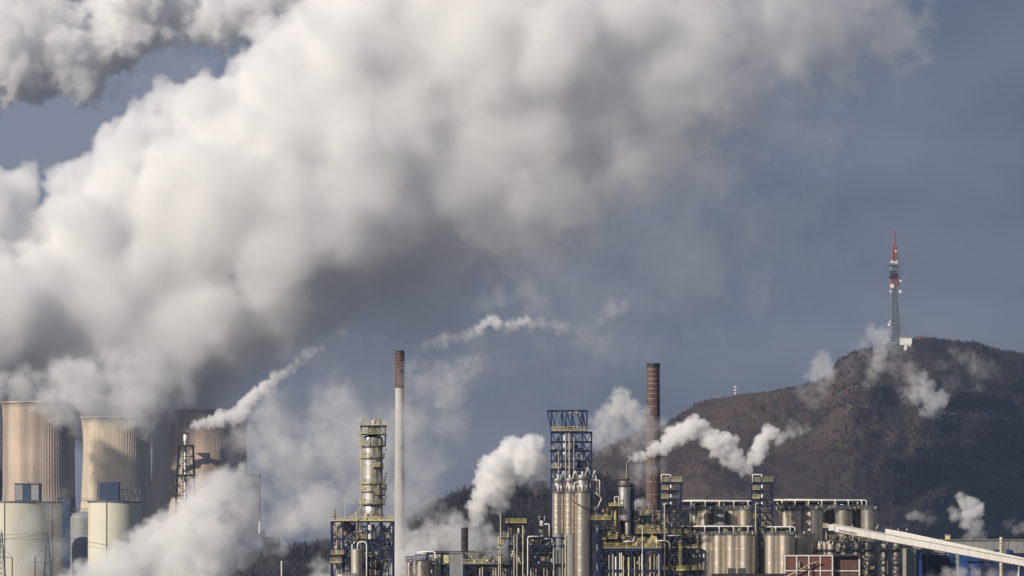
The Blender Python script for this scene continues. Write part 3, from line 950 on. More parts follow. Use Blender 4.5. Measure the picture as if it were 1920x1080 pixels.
import time as _t; _t0 = _t.time()
MAIN = [(-120, 560, 170, 1, .5), (-90, 700, 120, 1, .5), (-60, 520, 90, 1, .5), (40, 640, 170, 1, .5), (20, 480, 60, 1, .5), (45, 452, 42, 1, .5), (70, 735, 62, 0.70, 1.5), (110, 520, 105, 1, .5), (150, 440, 60, 1, .5), (100, 425, 28, 1, .5), (175, 370, 48, 1, .5), (165, 335, 28, 1, .5), (180, 690, 95, 0.70, 1.5), (62, 408, 14, 1, .5),
        (215, 440, 110, 1, .5), (240, 340, 62, 1, .5), (220, 570, 160, 1, .5), (330, 660, 110, 0.91, 1.6), (215, 745, 60, 0.60, 1.6), (330, 750, 50, 0.59, 2), (285, 290, 55, 1, .5), (350, 330, 105, 1, .5), (350, 520, 180, 1, .5), (390, 240, 60, 1, .5), (310, 215, 42, 1, .5), (330, 190, 26, 1, .5), (440, 240, 48, 1, .5), (468, 205, 26, 1, .5), (290, 195, 18, 1, .5),
        (480, 430, 180, 1, .5), (480, 620, 120, 0.65, 2.4), (520, 700, 70, .14, 4), (440, 730, 60, 0.23, 3), (540, 290, 130, 1, .5), (520, 175, 62, 1, .5), (490, 122, 36, 1, .5), (560, 110, 75, 1, .5), (600, 60, 42, 1, .5), (640, 380, 190, 0.80, .8), (620, 560, 110, 0.35, 3), (660, 190, 150, 1, .5), (680, 60, 90, 1, .5), (650, 15, 40, 1, .5), (720, -40, 80, 1, .5),
        (780, 380, 170, 0.60, 2), (820, 120, 170, 0.80, 1.5), (860, -60, 120, 0.80, .8), (800, 540, 110, 0.22, 3.5), (930, 300, 170, 0.88, 2.3), (980, 120, 160, 0.96, 2.2), (1000, -40, 130, 1.00, 2), (600, 680, 80, 0.16, 4), (720, 640, 80, 0.13, 4),
        (970, 450, 120, 0.38, 3.5), (1090, 340, 130, 0.51, 3), (1130, 180, 150, 0.72, 2.6), (1170, 20, 140, 0.88, 2.4), (1240, 280, 130, 0.38, 3.2), (1290, 120, 130, 0.54, 2.8), (1330, -20, 130, 0.72, 2.6),
        (1400, 180, 90, 0.35, 3.2), (1440, 60, 110, 0.42, 2.8), (1480, -30, 110, 0.58, 2.6), (1560, 60, 90, 0.32, 3), (1655, 55, 70, 0.26, 3), (1640, -30, 80, 0.35, 2.6), (1150, 440, 90, 0.19, 5), (1330, 330, 90, 0.16, 4), (940, 640, 90, .07, 5), (1120, 590, 100, .07, 5), (1290, 500, 110, .07, 5), (1440, 430, 100, .05, 5), (700, 720, 90, .10, 5), (560, 760, 80, .10, 5), (1480, 250, 90, .07, 5), (1000, 560, 80, 0.11, 5), (1250, 480, 90, 0.08, 5)]
STEAMS = True
if STEAMS:
    steam('main_steam_plume', 'huge white steam plume rising from the cooling towers across the whole sky', 4240, MAIN, 3.8, .027, 3, 11, (26, 11), (.25, .55), 1.9, 290, .3, jit=.06, smooth=1.0)
    steam('upper_steam_cloud', 'second white steam cloud at the upper left with a ragged underside', 4700,
          [(-30, 20, 70, .6), (10, 60, 85, .7), (80, 60, 80, .7), (20, 130, 50), (60, 140, 40), (15, 178, 17), (150, 110, 60, .7), (160, 160, 30, .6), (125, 60, 40), (200, 95, 32), (230, 60, 55), (250, 20, 60), (290, 50, 38), (320, 10, 50), (310, 75, 18), (350, 60, 30, .8), (390, 50, 34, .8),
           (430, 22, 50, .8), (490, 0, 55, .8), (550, -8, 50, .7), (610, -14, 42, .6), (520, 34, 28, .4, 1.6), (455, 60, 22, .4, 1.6), (215, 165, 15, .4, 2), (240, 185, 12, .4, 2), (262, 202, 14, .5, 2), (345, 120, 38, .07, 3), (385, 150, 30, .10, 3), (410, 175, 20, .08, 3), (300, 130, 38, .05, 3)],
          2.9, .065, 5, 4.5, (26, 12), (.26, .55), 2.1, 120, .45, smooth=.3)
    steam('tower_steam_skirt', 'low grey steam rolling over the rims of the cooling towers', 3740,
          [(-40, 730, 50, .5, 1.6), (40, 728, 34, .4, 1.6), (95, 752, 30, .55, 1.4), (122, 778, 24, .6, 1.3), (140, 792, 18, .5, 1.5), (175, 756, 36, .6, 1.4), (215, 762, 32, .5, 1.6), (250, 776, 30, .6, 1.4), (272, 796, 24, .5, 1.5), (300, 752, 32, .35, 2), (345, 735, 34, .2, 2.4), (150, 720, 50, .5, 1.6), (260, 715, 60, .4, 1.8)],
          3.4, .065, 35, 8, (20, 10), amp=1.4, wisp=.5, depth=95, cat='steam bank')
    steam('flare_steam_plume', 'thin white steam trail blown right from the flare tower', 2200,
          [(352, 807, 3), (360, 801, 6), (371, 797, 9), (385, 794, 11), (400, 790, 12), (415, 786, 13), (432, 782, 14), (448, 778, 12), (458, 763, 14), (470, 750, 13), (482, 742, 13), (497, 730, 13, .9), (510, 720, 12, .8), (520, 708, 12, .7), (533, 700, 11, .6), (546, 690, 10, .4), (560, 676, 12, .35),
           (575, 666, 11, .35), (592, 657, 10, .4), (606, 652, 7, .3), (622, 640, 8, .16), (640, 622, 12, .14), (655, 608, 9, .08), (700, 632, 12, .06), (725, 630, 8, .06)],
          1.5, .12, 7, 2.8, (18, 8), (.3, .65), amp=1.6, wob=.5, wisp=.6)
    steam('drifting_steam_wisp', 'pale steam wisp drifting alone in the middle of the sky', 2400,
          [(800, 650, 13, .14, 2), (818, 645, 14, .18, 2), (836, 640, 15, .2, 2), (854, 634, 14, .22, 2), (870, 630, 13, .26, 1.6), (885, 626, 13, .34, 1.5), (898, 619, 12, .45), (908, 608, 9, .6), (918, 600, 9, .8), (930, 596, 8, .8), (936, 607, 11, .7), (950, 614, 11, .5), (964, 610, 9, .5), (975, 604, 9, .6), (988, 601, 9, .6), (1000, 606, 11, .45), (1016, 606, 11, .4, 1.5), (1035, 610, 13, .3, 2), (1055, 616, 14, .2, 2), (1085, 620, 18, .1, 3),
           (940, 560, 24, .07, 3), (985, 545, 28, .07, 3), (1010, 570, 26, .06, 3), (900, 570, 22, .05, 3), (1125, 595, 20, .12, 2.5), (1150, 582, 18, .16, 2), (1172, 572, 12, .18, 2), (1105, 640, 26, .06, 3), (870, 690, 34, .09, 3), (850, 730, 40, .09, 3), (835, 700, 24, .08, 3), (1130, 640, 30, .05, 3)],
          2.4, .2, 9, 5, (18, 8), (.3, .6), amp=2.0, wob=.4, wisp=.45)
    steam('white_steam_plume', 'thick white steam plume left of the blue lattice tower', 1300,
          [(884, 1000, 9, .5), (888, 985, 12, .7), (893, 968, 15, .9), (900, 950, 19), (907, 930, 21), (918, 915, 24), (925, 897, 26), (940, 882, 30), (955, 862, 30), (968, 848, 26), (985, 838, 24), (1000, 836, 17), (985, 868, 34), (1005, 880, 26, .7), (1003, 905, 20, .35, 1.6), (1022, 880, 20, .6, 1.5), (1030, 900, 18, .3, 2), (930, 935, 22, .6, 1.4), (1035, 862, 14, .4, 2)],
          2.0, .09, 11, 4, (24, 11), (.3, .65), amp=1.6, wob=.5, wisp=.5)
    steam('stack_steam_plume', 'white zigzag steam trail blowing right from the slim vent stack', 1100,
          [(1178, 864, 3), (1184, 860, 5), (1193, 857, 7), (1204, 854, 8), (1216, 849, 9), (1228, 842, 12), (1240, 838, 13), (1254, 831, 14), (1266, 822, 15), (1280, 814, 16), (1292, 803, 17), (1303, 797, 16), (1314, 806, 15), (1326, 818, 17), (1338, 828, 18, .9), (1350, 842, 17, .8), (1360, 824, 15), (1371, 828, 14), (1366, 852, 16, .8), (1378, 866, 15, .7), (1388, 880, 11, .6),
           (1400, 872, 12, .7), (1412, 857, 13, .8), (1423, 842, 14), (1428, 824, 15), (1438, 810, 13), (1449, 812, 13, .9), (1459, 824, 12, .7), (1470, 818, 11, .5), (1483, 811, 11, .4), (1497, 808, 11, .3), (1512, 803, 9, .2), (1490, 795, 10, .12)],
          1.5, .12, 13, 2.8, (20, 9), (.3, .65), amp=1.6, wob=.5, wisp=.5)
    steam('chimney_steam_veil', 'loose grey steam behind the blue lattice tower and brick chimney', 1330,
          [(1120, 825, 26, .2, 2), (1130, 795, 24, .3, 2), (1148, 775, 22, .4, 1.6), (1165, 755, 22, .5, 1.5), (1163, 735, 13, .5, 1.5), (1185, 775, 24, .4, 1.6), (1200, 795, 24, .35, 1.8), (1218, 812, 20, .3, 2), (1150, 810, 28, .25, 2), (1185, 830, 26, .14, 2), (1235, 800, 18, .2, 2), (1200, 885, 24, .14, 2), (1180, 905, 18, .12, 2), (1235, 880, 18, .12, 2), (1200, 945, 9, .6), (1192, 948, 8, .5), (1210, 950, 8, .5)],
          2.4, .13, 15, 5, (20, 9), amp=1.2, wisp=.45)
    HW = 3000
    steam('hill_steam_wisp', 'grey steam column at the left shoulder of the hill', HW,
          [(1542, 672, 15, .45), (1535, 690, 18, .5), (1552, 698, 18, .45), (1532, 712, 20, .35, 1.6), (1545, 726, 18, .3, 2), (1510, 740, 18, .2, 2), (1525, 755, 16, .16, 2), (1495, 752, 14, .12, 2), (1500, 778, 10, .1, 2)], 2.2, .085, 17, 5, (20, 9), (.3, .6), amp=1.9, wob=.45, wisp=.45, group='steam wisps rising in front of the hill')
    steam('hill_steam_wisp', 'grey steam column hiding the foot of the radio mast', HW,
          [(1640, 628, 16, .4, 1.5), (1660, 634, 20, .5), (1676, 650, 17, .45), (1655, 660, 20, .4, 1.5), (1640, 680, 20, .4, 1.5), (1632, 702, 16, .35, 1.5), (1626, 722, 12, .3, 2), (1617, 650, 16, .2, 2), (1600, 650, 14, .12, 2), (1670, 690, 26, .10, 3), (1600, 690, 24, .07, 3), (1690, 640, 20, .12, 3)], 2.2, .085, 18, 5, (20, 9), (.3, .6), amp=1.9, wob=.45, wisp=.45, group='steam wisps rising in front of the hill')
    steam('hill_steam_wisp', 'bright steam patch on the hillside below the white hut', HW,
          [(1700, 668, 14, .22, 2), (1706, 690, 18, .28, 2), (1715, 712, 20, .35, 1.6), (1730, 735, 22, .5, 1.4), (1750, 748, 18, .6), (1765, 742, 12, .6), (1712, 745, 18, .4, 1.5), (1745, 768, 16, .4, 1.5), (1755, 780, 10, .3, 2), (1700, 735, 16, .3, 2)], 2.2, .085, 19, 5, (20, 9), (.3, .6), amp=1.9, wob=.45, wisp=.45, group='steam wisps rising in front of the hill')
    steam('hill_steam_wisp', 'faintest steam wisp near the right end of the hilltop', HW,
          [(1790, 655, 14, .2, 2), (1800, 672, 18, .2, 2), (1822, 668, 16, .2, 2), (1830, 690, 22, .2, 2), (1842, 705, 16, .18, 2), (1838, 728, 14, .16, 2), (1770, 690, 16, .12, 2), (1785, 715, 24, .08, 3), (1860, 690, 22, .08, 3)], 2.2, .085, 20, 5, (20, 9), (.3, .6), amp=1.9, wob=.45, wisp=.45, group='steam wisps rising in front of the hill')
    LW = 1500
    steam('yard_steam_puff', 'white steam puff above the blue building', LW,
          [(1800, 932, 10, .8), (1806, 945, 12, .9), (1822, 940, 12), (1830, 955, 13), (1815, 962, 14, .9), (1785, 955, 9, .5), (1792, 968, 11, .6), (1815, 980, 14, .7), (1830, 985, 12, .6), (1825, 1000, 14, .5), (1840, 1010, 12, .35), (1815, 1008, 12, .35)], 1.8, .08, 21, 3.4, (20, 9), (.3, .6), amp=1.6, wob=.3, wisp=.6, group='small steam puffs behind the blue building')
    steam('yard_steam_puff', 'small faint steam puff left of the taller white one', LW,
          [(1706, 968, 8, .6), (1718, 965, 10, .6), (1730, 970, 11, .4, 1.5), (1745, 975, 12, .2, 2), (1740, 960, 9, .15, 2), (1700, 985, 10, .1, 2)], 1.8, .08, 22, 3.4, (20, 9), (.3, .6), amp=1.6, wob=.3, wisp=.45, group='small steam puffs behind the blue building')
    steam('yard_steam_puff', 'faint steam puff at the right frame edge', LW,
          [(1890, 985, 10, .25, 1.6), (1905, 992, 11, .35), (1920, 988, 12, .4), (1900, 975, 8, .15, 2), (1935, 995, 12, .4)], 1.8, .08, 23, 3.4, (18, 8), (.3, .6), amp=1.6, wob=.3, wisp=.45, group='small steam puffs behind the blue building')
    steam('low_steam', 'low bank of steam in front of the blue building at the bottom right', 1010,
          [(1745, 1085, 14, .4, 2), (1775, 1082, 16, .5, 2), (1800, 1078, 16, .5, 2), (1830, 1076, 14, .4, 2), (1860, 1080, 16, .4, 2), (1895, 1084, 16, .3, 2), (1850, 1058, 12, .12, 3), (1880, 1055, 12, .1, 3)], 2.0, .09, 24, 4, (18, 8), amp=1.2, wisp=.45, cat='steam bank')
    steam('ground_steam', 'thick low steam bank hiding the foot of the cooling towers', 2050,
          [(130, 1095, 24, .8), (165, 1085, 32), (210, 1070, 36), (255, 1050, 38), (300, 1030, 42), (345, 1000, 46), (380, 970, 46), (400, 930, 38), (420, 905, 28), (445, 905, 26), (455, 935, 34, .8), (400, 1030, 62), (470, 975, 40, .45, 2), (470, 1040, 40, .35, 2.4), (330, 1080, 60), (240, 1100, 50), (500, 920, 32, .12, 3), (520, 960, 36, .12, 3), (500, 1060, 36, .1, 3)],
          3.2, .032, 25, 8, (22, 10), smooth=.6, amp=1.6, wisp=.5, depth=110, cat='steam bank')
    steam('tank_steam_veil', 'thin veil of steam in front of the broad pale tank', 3100,
          [(20, 1020, 34, .08, 3), (60, 985, 34, .12, 2.5), (95, 960, 26, .12, 2.5), (120, 930, 20, .08, 3), (60, 1050, 40, .14, 2.5), (110, 1030, 34, .1, 3), (140, 900, 18, .04, 3), (10, 940, 20, .05, 3)], 3.0, .12, 26, 7, (18, 8), amp=1.3, wisp=.45, cat='steam veil', wc=1.6)
    steam('rear_steam_veil', 'thin grey steam veil hanging behind the tall column, across the pale chimney', 1440,
          [(520, 800, 60, .14, 3), (480, 850, 55, .14, 3), (560, 870, 75, .2, 3), (630, 850, 75, .2, 3), (600, 940, 75, .22, 3), (540, 970, 55, .2, 3), (660, 930, 65, .22, 3), (700, 860, 65, .18, 3), (760, 790, 60, .15, 3), (800, 730, 50, .11, 3), (835, 690, 36, .10, 3), (790, 870, 60, .14, 3), (750, 940, 60, .18, 3), (640, 770, 60, .11, 3), (850, 790, 45, .08, 3), (470, 930, 50, .14, 3), (900, 640, 30, .05, 3)],
          4.4, .11, 27, 12, (20, 9), amp=1.4, wisp=.45, depth=105, cat='steam veil', wc=2.0)
    steam('yard_steam_bank', 'pale steam bank between the first column unit and the small rusty stack', 1180,
          [(610, 1090, 26, .4, 2), (600, 1060, 20, .25, 2), (630, 1070, 22, .3, 2), (745, 1080, 30, .4, 2), (770, 1050, 34, .4, 2), (800, 1020, 34, .38, 2), (840, 1000, 34, .34, 2), (815, 985, 24, .2, 2.6), (870, 1020, 36, .38, 2), (905, 1010, 28, .3, 2.4), (750, 1010, 28, .35, 2), (930, 1030, 28, .25, 2.4), (890, 980, 16, .3, 2), (790, 965, 14, .1, 3)],
          3.0, .12, 28, 6, (20, 9), amp=1.3, wisp=.45, cat='steam bank')
print('steam grids', round(_t.time()-_t0, 1), 's')

# ------------------------------------------------------------------ air
def air(density):
    g = G(); g.box((-3200, -60, -1.5), (3200, 5600, 760))
    m = steam_mat('air', density, (.42, .60, 1.0))
    o = bpy.data.objects.new('haze', mesh('haze', g.V, g.F, m)); COL.objects.link(o); tag(o, kind='stuff')
air(0.000035)

# ------------------------------------------------------------------ refinery
rd = random.Random(77)
VB = 1216        # photo row of the yard at 1000 m
Y0 = 1000
def vpipes(t, us, v0, v1, d, mats=None, r=(.7, 1.6)):
    for u in us:
        m = rd.choice(mats or [M['beige'], M['alu'], M['steel2'], M['beige']])
        rr = rd.uniform(*r)
        t.cyl('pipe', u, v0+rd.uniform(-1, 4), v1, rr, m, d+rd.uniform(-.5, .5), 10)
def hpipe(t, u0, u1, v, d, r, m): t.pipe('pipe', [(u0, v, d), (u1, v, d)], r, m)
def clutter(t, u0, u1, v0, v1, d0, d1, n, seed, big=1.0):
    """small vessels, elbows, valves and pipe runs between the steel, each one a part"""
    r = random.Random(seed)
    ms = [M['beige'], M['alu'], M['steel2'], M['grating'], M['copper'], M['yellow'], M['dark'], M['grey'], M['yellow_p']]
    if big > .65:
        for i in range(n//7):
            u = r.uniform(u0, u1-8); v = r.uniform(v0, v1-6); d = d1-r.uniform(0, .35)*(d1-d0)
            t.box('equipment_or_shade_box', u, min(u1, u+r.uniform(5, 14)), v, v+r.uniform(5, 12), d, d+1.2, r.choice((M['dark'], M['blue_d'], M['grating'], M['dark'])))  # dark boxes added at the back; their colour stands in for interior shade
    n = int(n*1.7)
    for i in range(n):
        u = r.uniform(u0, u1); v = r.uniform(v0, v1); d = r.uniform(d0, d1); k = r.random()
        m = r.choice(ms)
        if k < .34:
            L = r.uniform(6, 22)*big; w = r.uniform(3, 12)*big*r.choice((-1, 1))
            t.pipe('pipe', [(u, min(v+L, v1+10), d), (u, v, d), (max(u0, min(u1, u+w)), v, d)], r.uniform(.45, 1.1), m, 2)
        elif k < .52:
            rr = r.uniform(1.6, 3.6)*big
            t.vessel('drum', u, v, v+r.uniform(5, 13)*big, rr, r.choice((M['alu'], M['beige'], M['steel2'])), d, 1, .5, 14)
        elif k < .68:
            t.box('valve_box', u, u+r.uniform(2, 5)*big, v, v+r.uniform(2, 5)*big, d, d+.5, m)
        elif k < .84:
            L = r.uniform(6, 20)*big
            hpipe(t, max(u0, u-L/2), min(u1, u+L/2), v, d, r.uniform(.5, 1.2), m)
        else:
            w = r.uniform(5, 13)*big
            t.rail(max(u0, u-w/2), min(u1, u+w/2), v, d, r.choice((M['yellow'], M['yellow_p'])), 7, 2.5)
def heads(t, us, v, d, h=5, m=None):
    for u in us:
        t.beam('lamp_post', (u, v, d), (u, v-h, d), .6, m or M['white']); t.box('lamp', u-1.5, u+1.5, v-h-1, v-h, d-.2, d+.2, M['white'])

# --- unit A: column on its table of blue steelwork
t = Thing('process_structure', 'blue steel process structure at the left carrying the tall banded column', 'steel structure', 680, Y0)
t.frame([621, 643, 668, 689, 713, 736.5], [977.5, 1010.6, 1030, 1046, 1080, 1115, 1150, 1185], VB, 0, 9, M['blue'], 2.6, .72, 4, 3, 2.2)
t.box('deck', 620, 738, 975, 977, -.4, 9.4, M['yellow_p']); t.box('deck', 620, 645, 1039.5, 1041.5, -1, 6, M['dark']); t.box('deck', 668, 737, 1010, 1011.5, .5, 9, M['grating'])
t.rail(630, 668, 975, -.3, M['yellow_p'], 7, 3); t.rail(690, 737, 975, -.3, M['yellow_p'], 7, 3.5); t.rail(621, 645, 1039.5, -.9, M['yellow_p'], 8, 3); t.rail(620, 640, 1054, -1.3, M['yellow_p'], 8, 2.6); t.rail(668, 688, 1010, -.3, M['yellow'], 7, 2.6)
t.box('deck', 619, 641, 1054, 1055.5, -1.4, 4, M['beige'])
clutter(t, 624, 734, 982, 1072, 1.2, 8, 120, 3)
clutter(t, 625, 735, 968, 974, .5, 8, 20, 5, .5)
vpipes(t, [631.5, 640.5], 979, VB, -.2, [M['beige']], (1.2, 1.7)); vpipes(t, [694, 698, 704, 716, 722, 728, 731], 985, VB, 3)
t.pipe('pipe', [(631.5, 1010, -.3), (631.5, 983, -.3), (637, 979, -.3), (640, 985, -.3)], 1.4, M['beige'])
t.box('cable_duct', 690.5, 695, 984, 994, -.4, .2, M['white']); t.box('cable_duct', 690.5, 695, 1001, 1011, -.4, .2, M['white'])
heads(t, [646.6], 972, 0, 38)
t.cyl('antenna', 628, 954, 975, .8, M['dark'], 1, 8); t.box('antenna_arm', 622, 634, 967.5, 969, 1, 1.3, M['dark'])
t.cyl('strut_pipe', 666.8, 960, 975, .5, M['white'], 0, 6)
for du in (0, 3.5, 7): t.beam('stay', (684-du*.3, 953+du*1.1, .5), (674-du*.6+3, 972, .5), .9, M['beige'])
t.pipe('yellow_pipe', [(677.5, 810, .2), (677.5, 952, .2), (669.5, 963, -.6), (669.5, 1014, -.8)], 1.1, M['yellow'], 4)
t = Thing('conical_hopper', 'rusty pink conical hopper inside the top left bay of the first structure', 'hopper', 650, Y0+4)
g = G(); k = t.s
g.lathe([(.2*k, 0), (4*k, 4*k), (10.5*k, 13*k), (10.5*k, 26*k), (6*k, 30*k), (.1, 31*k)], 28)
t.mesh('body', g, M['copper'], True, loc=t.L(650, 1009, 0)); t.cyl('outlet', 650, 1005, 1020, 1.6, M['alu'])
t = Thing('ball_vessel', 'small white round vessel below the pink hopper', 'vessel', 648, Y0+2.5)
t.vessel('shell', 648, 1015, 1023, 4.6, M['white'], 0, 0, 1.0, 20); t.cyl('pipe', 648, 1024, 1060, 1.2, M['beige'])
t = Thing('standing_vessel', 'ribbed grey vessel in front of the first structure under a pipe arch', 'vessel', 668, Y0-3)
t.vessel('shell', 668.5, 1031, VB, 10.3, M['alu'], 0, 9, .15); t.cyl('vent_pipe', 660.5, 1020, 1031, 1.2, M['white'], -.6, 10)
t.pipe('arch_pipe', [(670.5, 1034, 0), (670.5, 1016, 0), (687.5, 1016, 0), (687.5, VB, 0)], 1.25, M['white'], 7)
t = Thing('control_cabin', 'grey flat-roofed cabin with a white end at the foot of the first structure', 'cabin', 650, Y0-9)
t.box('wall', 641.3, 667, 1076, VB, 0, 4, M['grey']); t.box('end_wall', 632, 641, 1075.5, VB, 0, 4, M['white']); t.box('roof', 631, 668, 1074, 1075.5, -.2, 4.2, M['alu'])

t = Thing('process_column', 'tall silver column with yellow platforms at the left of the refinery', 'process column', 698, Y0+4.5, zb=0)
t.vessel('shell', 698, 822, 944, 19.3, M['steel2'], 0, 4, .30, 48)
t.cyl('skirt', 698, 944.2, 975.5, 17.6, M['steel2'], 0, 40)
for u in (690, 701, 709): t.cyl('manhole', u, 964, 968, 1.4, M['dark'], -2, 8)
t.vessel('top_drum', 701, 791, 806, 5.2, M['steel2'], -1.2, 1, .4, 20); t.cyl('neck', 701, 806.2, 822, 6.2, M['alu'], 0, 20)
t.pipe('overhead_pipe', [(701, 800, 0), (701, 786, 0), (712, 786, 0), (712, 826, 0)], 1.6, M['alu'], 3)
for v, r_, a0, a1 in ((836, 24.5, 0, 2*math.pi), (858.5, 23.5, math.pi*.92, math.pi*2.25), (907, 24, 0, 2*math.pi), (921.5, 22.5, math.pi*.95, math.pi*1.62), (928, 25, math.pi*1.6, math.pi*2.3), (945, 24.5, 0, 2*math.pi), (878, 24, math.pi*1.55, math.pi*1.85), (916, 27, math.pi*1.75, math.pi*2.2)):
    t.ring(698, v, 18.5, r_, M['grating'], M['yellow_p'], 0, 9, a0, a1)
t.frame([677.5, 692, 708, 722.5], [799.5, 815], 836, -2.4, 2.4, M['dark'], 1.2, .35, 9)
for v in (799, 815): t.box('deck', 675, 725, v-.8, v+.4, -2.8, 2.8, M['dark'])
t.box('kick_panel', 675, 694, 792, 799, -2.9, -2.8, M['beige']); t.rail(694, 725, 798.5, -2.8, M['yellow_p'], 9, 3); t.rail(675, 725, 814.5, -2.8, M['yellow_p'], 9, 3); t.rail(675, 725, 798.5, 2.8, M['yellow_p'], 9, 4)
for i, v in enumerate((823, 846, 890, 897, 912, 920, 934)): t.beam('lamp_arm', (722, v+8, -1), (723.5, v-2, -1), .6, M['grating']); t.box('lamp', 722, 726, v-3.2, v-2, -1.2, -.8, M['dark'])
t.ladder(707, 838, 858, -2.3, M['yellow_p']); t.ladder(703, 860, 906, -2.35, M['yellow_p'], 3.2); t.ladder(709, 910, 928, -2.2, M['yellow_p']); t.ladder(706, 930, 945, -2.2, M['yellow_p'])
t.box('cage_platform', 701, 712, 876, 877, -2.9, -2.1, M['dark']); t.rail(701, 712, 876, -2.9, M['yellow_p'], 8, 2.2)
for v in (850, 899, 915, 936): t.cyl('nozzle', 684, v, v+3, 1.1, M['dark'], -1.7, 8)
clutter(t, 680, 722, 788, 812, -2, 2, 14, 12, .5)
for u, w in ((716.5, 1.4), (713, 1.0)): t.cyl('riser_pipe', u, 822, 976, w, M['alu'], -1.6 if u < 715 else -1.2, 10)
for v in (893, 900, 914, 921, 935): t.beam('bracket', (716, v, -1), (725, v, -1), .9, M['dark'])

# --- unit B: tanks, pipe rack, frames
for u, r_, v0, lab in ((768.5, 6.2, 1056, 'slim silver tank under a blue hood at the left end of the low tanks'), (791, 12.3, 1053, 'wide silver tank with a pipe over its top, beside the slim one')):
    t = Thing('silver_tank', lab, 'tank', u, Y0-2, 'low silver tanks left of the grey building')
    t.vessel('shell', u, v0, VB, r_, M['steel'], 0, 4, .25)
    t.box('hood', u-r_-1.5, u+r_+1, v0-13, v0-11.5, -1.5, 1.5, M['blue']); t.rail(u-r_-1.5, u+r_+1, v0-1.5, -1.5, M['blue'], 9, 3)
    for q in (-1, 1): t.beam('post', (u+q*r_*.9, v0-12, -1.4), (u+q*r_*.9, v0, -1.2), 1, M['blue'])
    for i in range(4): t.cyl('nozzle', u-r_*.6+i*r_*.4, v0-9, v0-1, .8, rd.choice((M['dark'], M['white'], M['alu'])), rd.uniform(-.8, .8), 8)
    t.beam('stair_rail', (u-2, v0+8, -r_*t.s-.2), (u+9, v0+24, -r_*t.s-.3), 1, M['dark'])
t = Thing('pipe_rack', 'low blue pipe rack with a white down pipe between the tanks and the grey building', 'pipe rack', 830, Y0+1)
t.frame([801, 828, 842], [1038, 1060, 1100], VB, 0, 4, M['blue'], 3.2, .4, 6)
t.beam('beam', (795, 1034.5, -.5), (892, 1034.5, -.5), 2, M['dark']); t.beam('beam', (795, 1036.5, .5), (1070, 1036.5, .5), 1.2, M['grating'])
t.pipe('white_pipe', [(784, 1036, -1), (808, 1034, -1), (816.5, 1036, -1), (816.5, VB, -1)], 1.5, M['white'], 5)
t.pipe('white_pipe', [(783, 1044, -1), (783, 1035, -1), (795, 1035, -1), (795, 1042, -1)], .8, M['white'], 3)
t.box('panel', 832, 841.5, 1041, 1056, -.4, -.2, M['yellow_p']); t.box('panel', 821.5, 826, 1055, VB, -.4, 0, M['beige'])
clutter(t, 800, 842, 1040, 1078, .5, 4, 26, 15, .8)
t = Thing('grey_building', 'plain grey clad building behind the low pipe rack', 'building', 856, Y0)
for i in range(4): t.box('cladding_panel', 843.6+i*6.1, 849.5+i*6.1, 1038.5, VB, -.1, 0, M['grey'])
t.box('wall', 843, 868, 1037.5, VB, .02, 8, M['grey']); t.box('roof_edge', 842.5, 868.5, 1036, 1037.4, -.3, 8.2, M['alu'])
t = Thing('small_stack', 'short rusty brown stack above the grey building', 'stack', 871.3, Y0+12)
k = t.s
g = G(); g.lathe([(6.6*k, 0)]+[(6.6*k, CZ+(VH-989)*k), (6*k, CZ+(VH-989)*k), (5.9*k, CZ+(VH-1000)*k)], 28)
t.mesh('shell', g, M['dark'], True)
for v in (990, 1003, 1018, 1028):
    g = G(); g.lathe([(6.55*k, -.1), (6.95*k, -.08), (6.95*k, .08), (6.55*k, .1)], 28); t.mesh('band', g, M['rust'], loc=(0, 0, CZ+(VH-v)*k))
t.ladder(868, 992, 1034, -.8, M['grating'], 2)
t = Thing('process_structure', 'wide blue steel structure between the small stack and the steel silos', 'steel structure', 970, Y0)
t.frame([869, 892, 912, 933, 955, 986, 1012, 1040, 1069], [1060, 1082, 1120, 1165], VB, 0, 9, M['blue_d'], 2.4, .35, 21, 3, 3.4)
t.frame([955, 986, 1012, 1040, 1069], [1008, 1024], 1060, .2, 8.8, M['blue'], 2.6, .4, 22, 2, 2.6)
t.frame([949, 955, 986], [982], 1008, 1, 6, M['blue_d'], 2.4, .3, 23, 2, 3)
t.box('deck', 948, 987, 980.4, 982, .5, 6.5, M['dark']); t.rail(948, 987, 980.4, .5, M['yellow'], 8, 2.6); t.rail(948, 987, 980.4, 6.5, M['yellow'], 8, 3)
t.box('deck', 868, 955, 1056.5, 1058.5, -.6, 9, M['grating']); t.rail(868, 912, 1056.5, -.6, M['yellow_p'], 8, 3)
t.box('deck', 936, 955, 1008, 1009.5, 1, 6, M['dark']); t.rail(934, 954, 1008, .8, M['yellow'], 9, 3); t.box('deck', 955, 1030, 1021.5, 1023, 0, 8, M['dark'])
t.box('deck', 955, 1070, 1057, 1058.4, 0, 9, M['dark']); t.box('plate_girder', 985, 1018, 1006, 1011, -.2, .3, M['blue_d'])
t.beam('bracket', (1069, 1024, 0), (1081, 1027, 0), 1.6, M['blue_d']); t.beam('bracket', (1069, 1059, 0), (1082, 1061, 0), 1.6, M['blue_d'])
clutter(t, 872, 950, 1062, 1085, .6, 8, 46, 31, .9); clutter(t, 872, 935, 1040, 1056, .6, 6, 42, 32, .6)
clutter(t, 957, 1067, 1026, 1056, 1, 8, 95, 33, .9); clutter(t, 957, 1067, 1062, 1085, 1, 8, 60, 34, .9); clutter(t, 952, 984, 985, 1006, 1.5, 6, 22, 35, .8); clutter(t, 990, 1066, 1009, 1021, 1, 7, 36, 36, .7)
for u, r_ in ((964, 1.2), (969.5, 1.2), (1038.5, 1.2), (1055, 1.0)): t.cyl('pipe', u, 1003+(u > 1000)*24, VB, r_, M['beige'], -.6, 10)
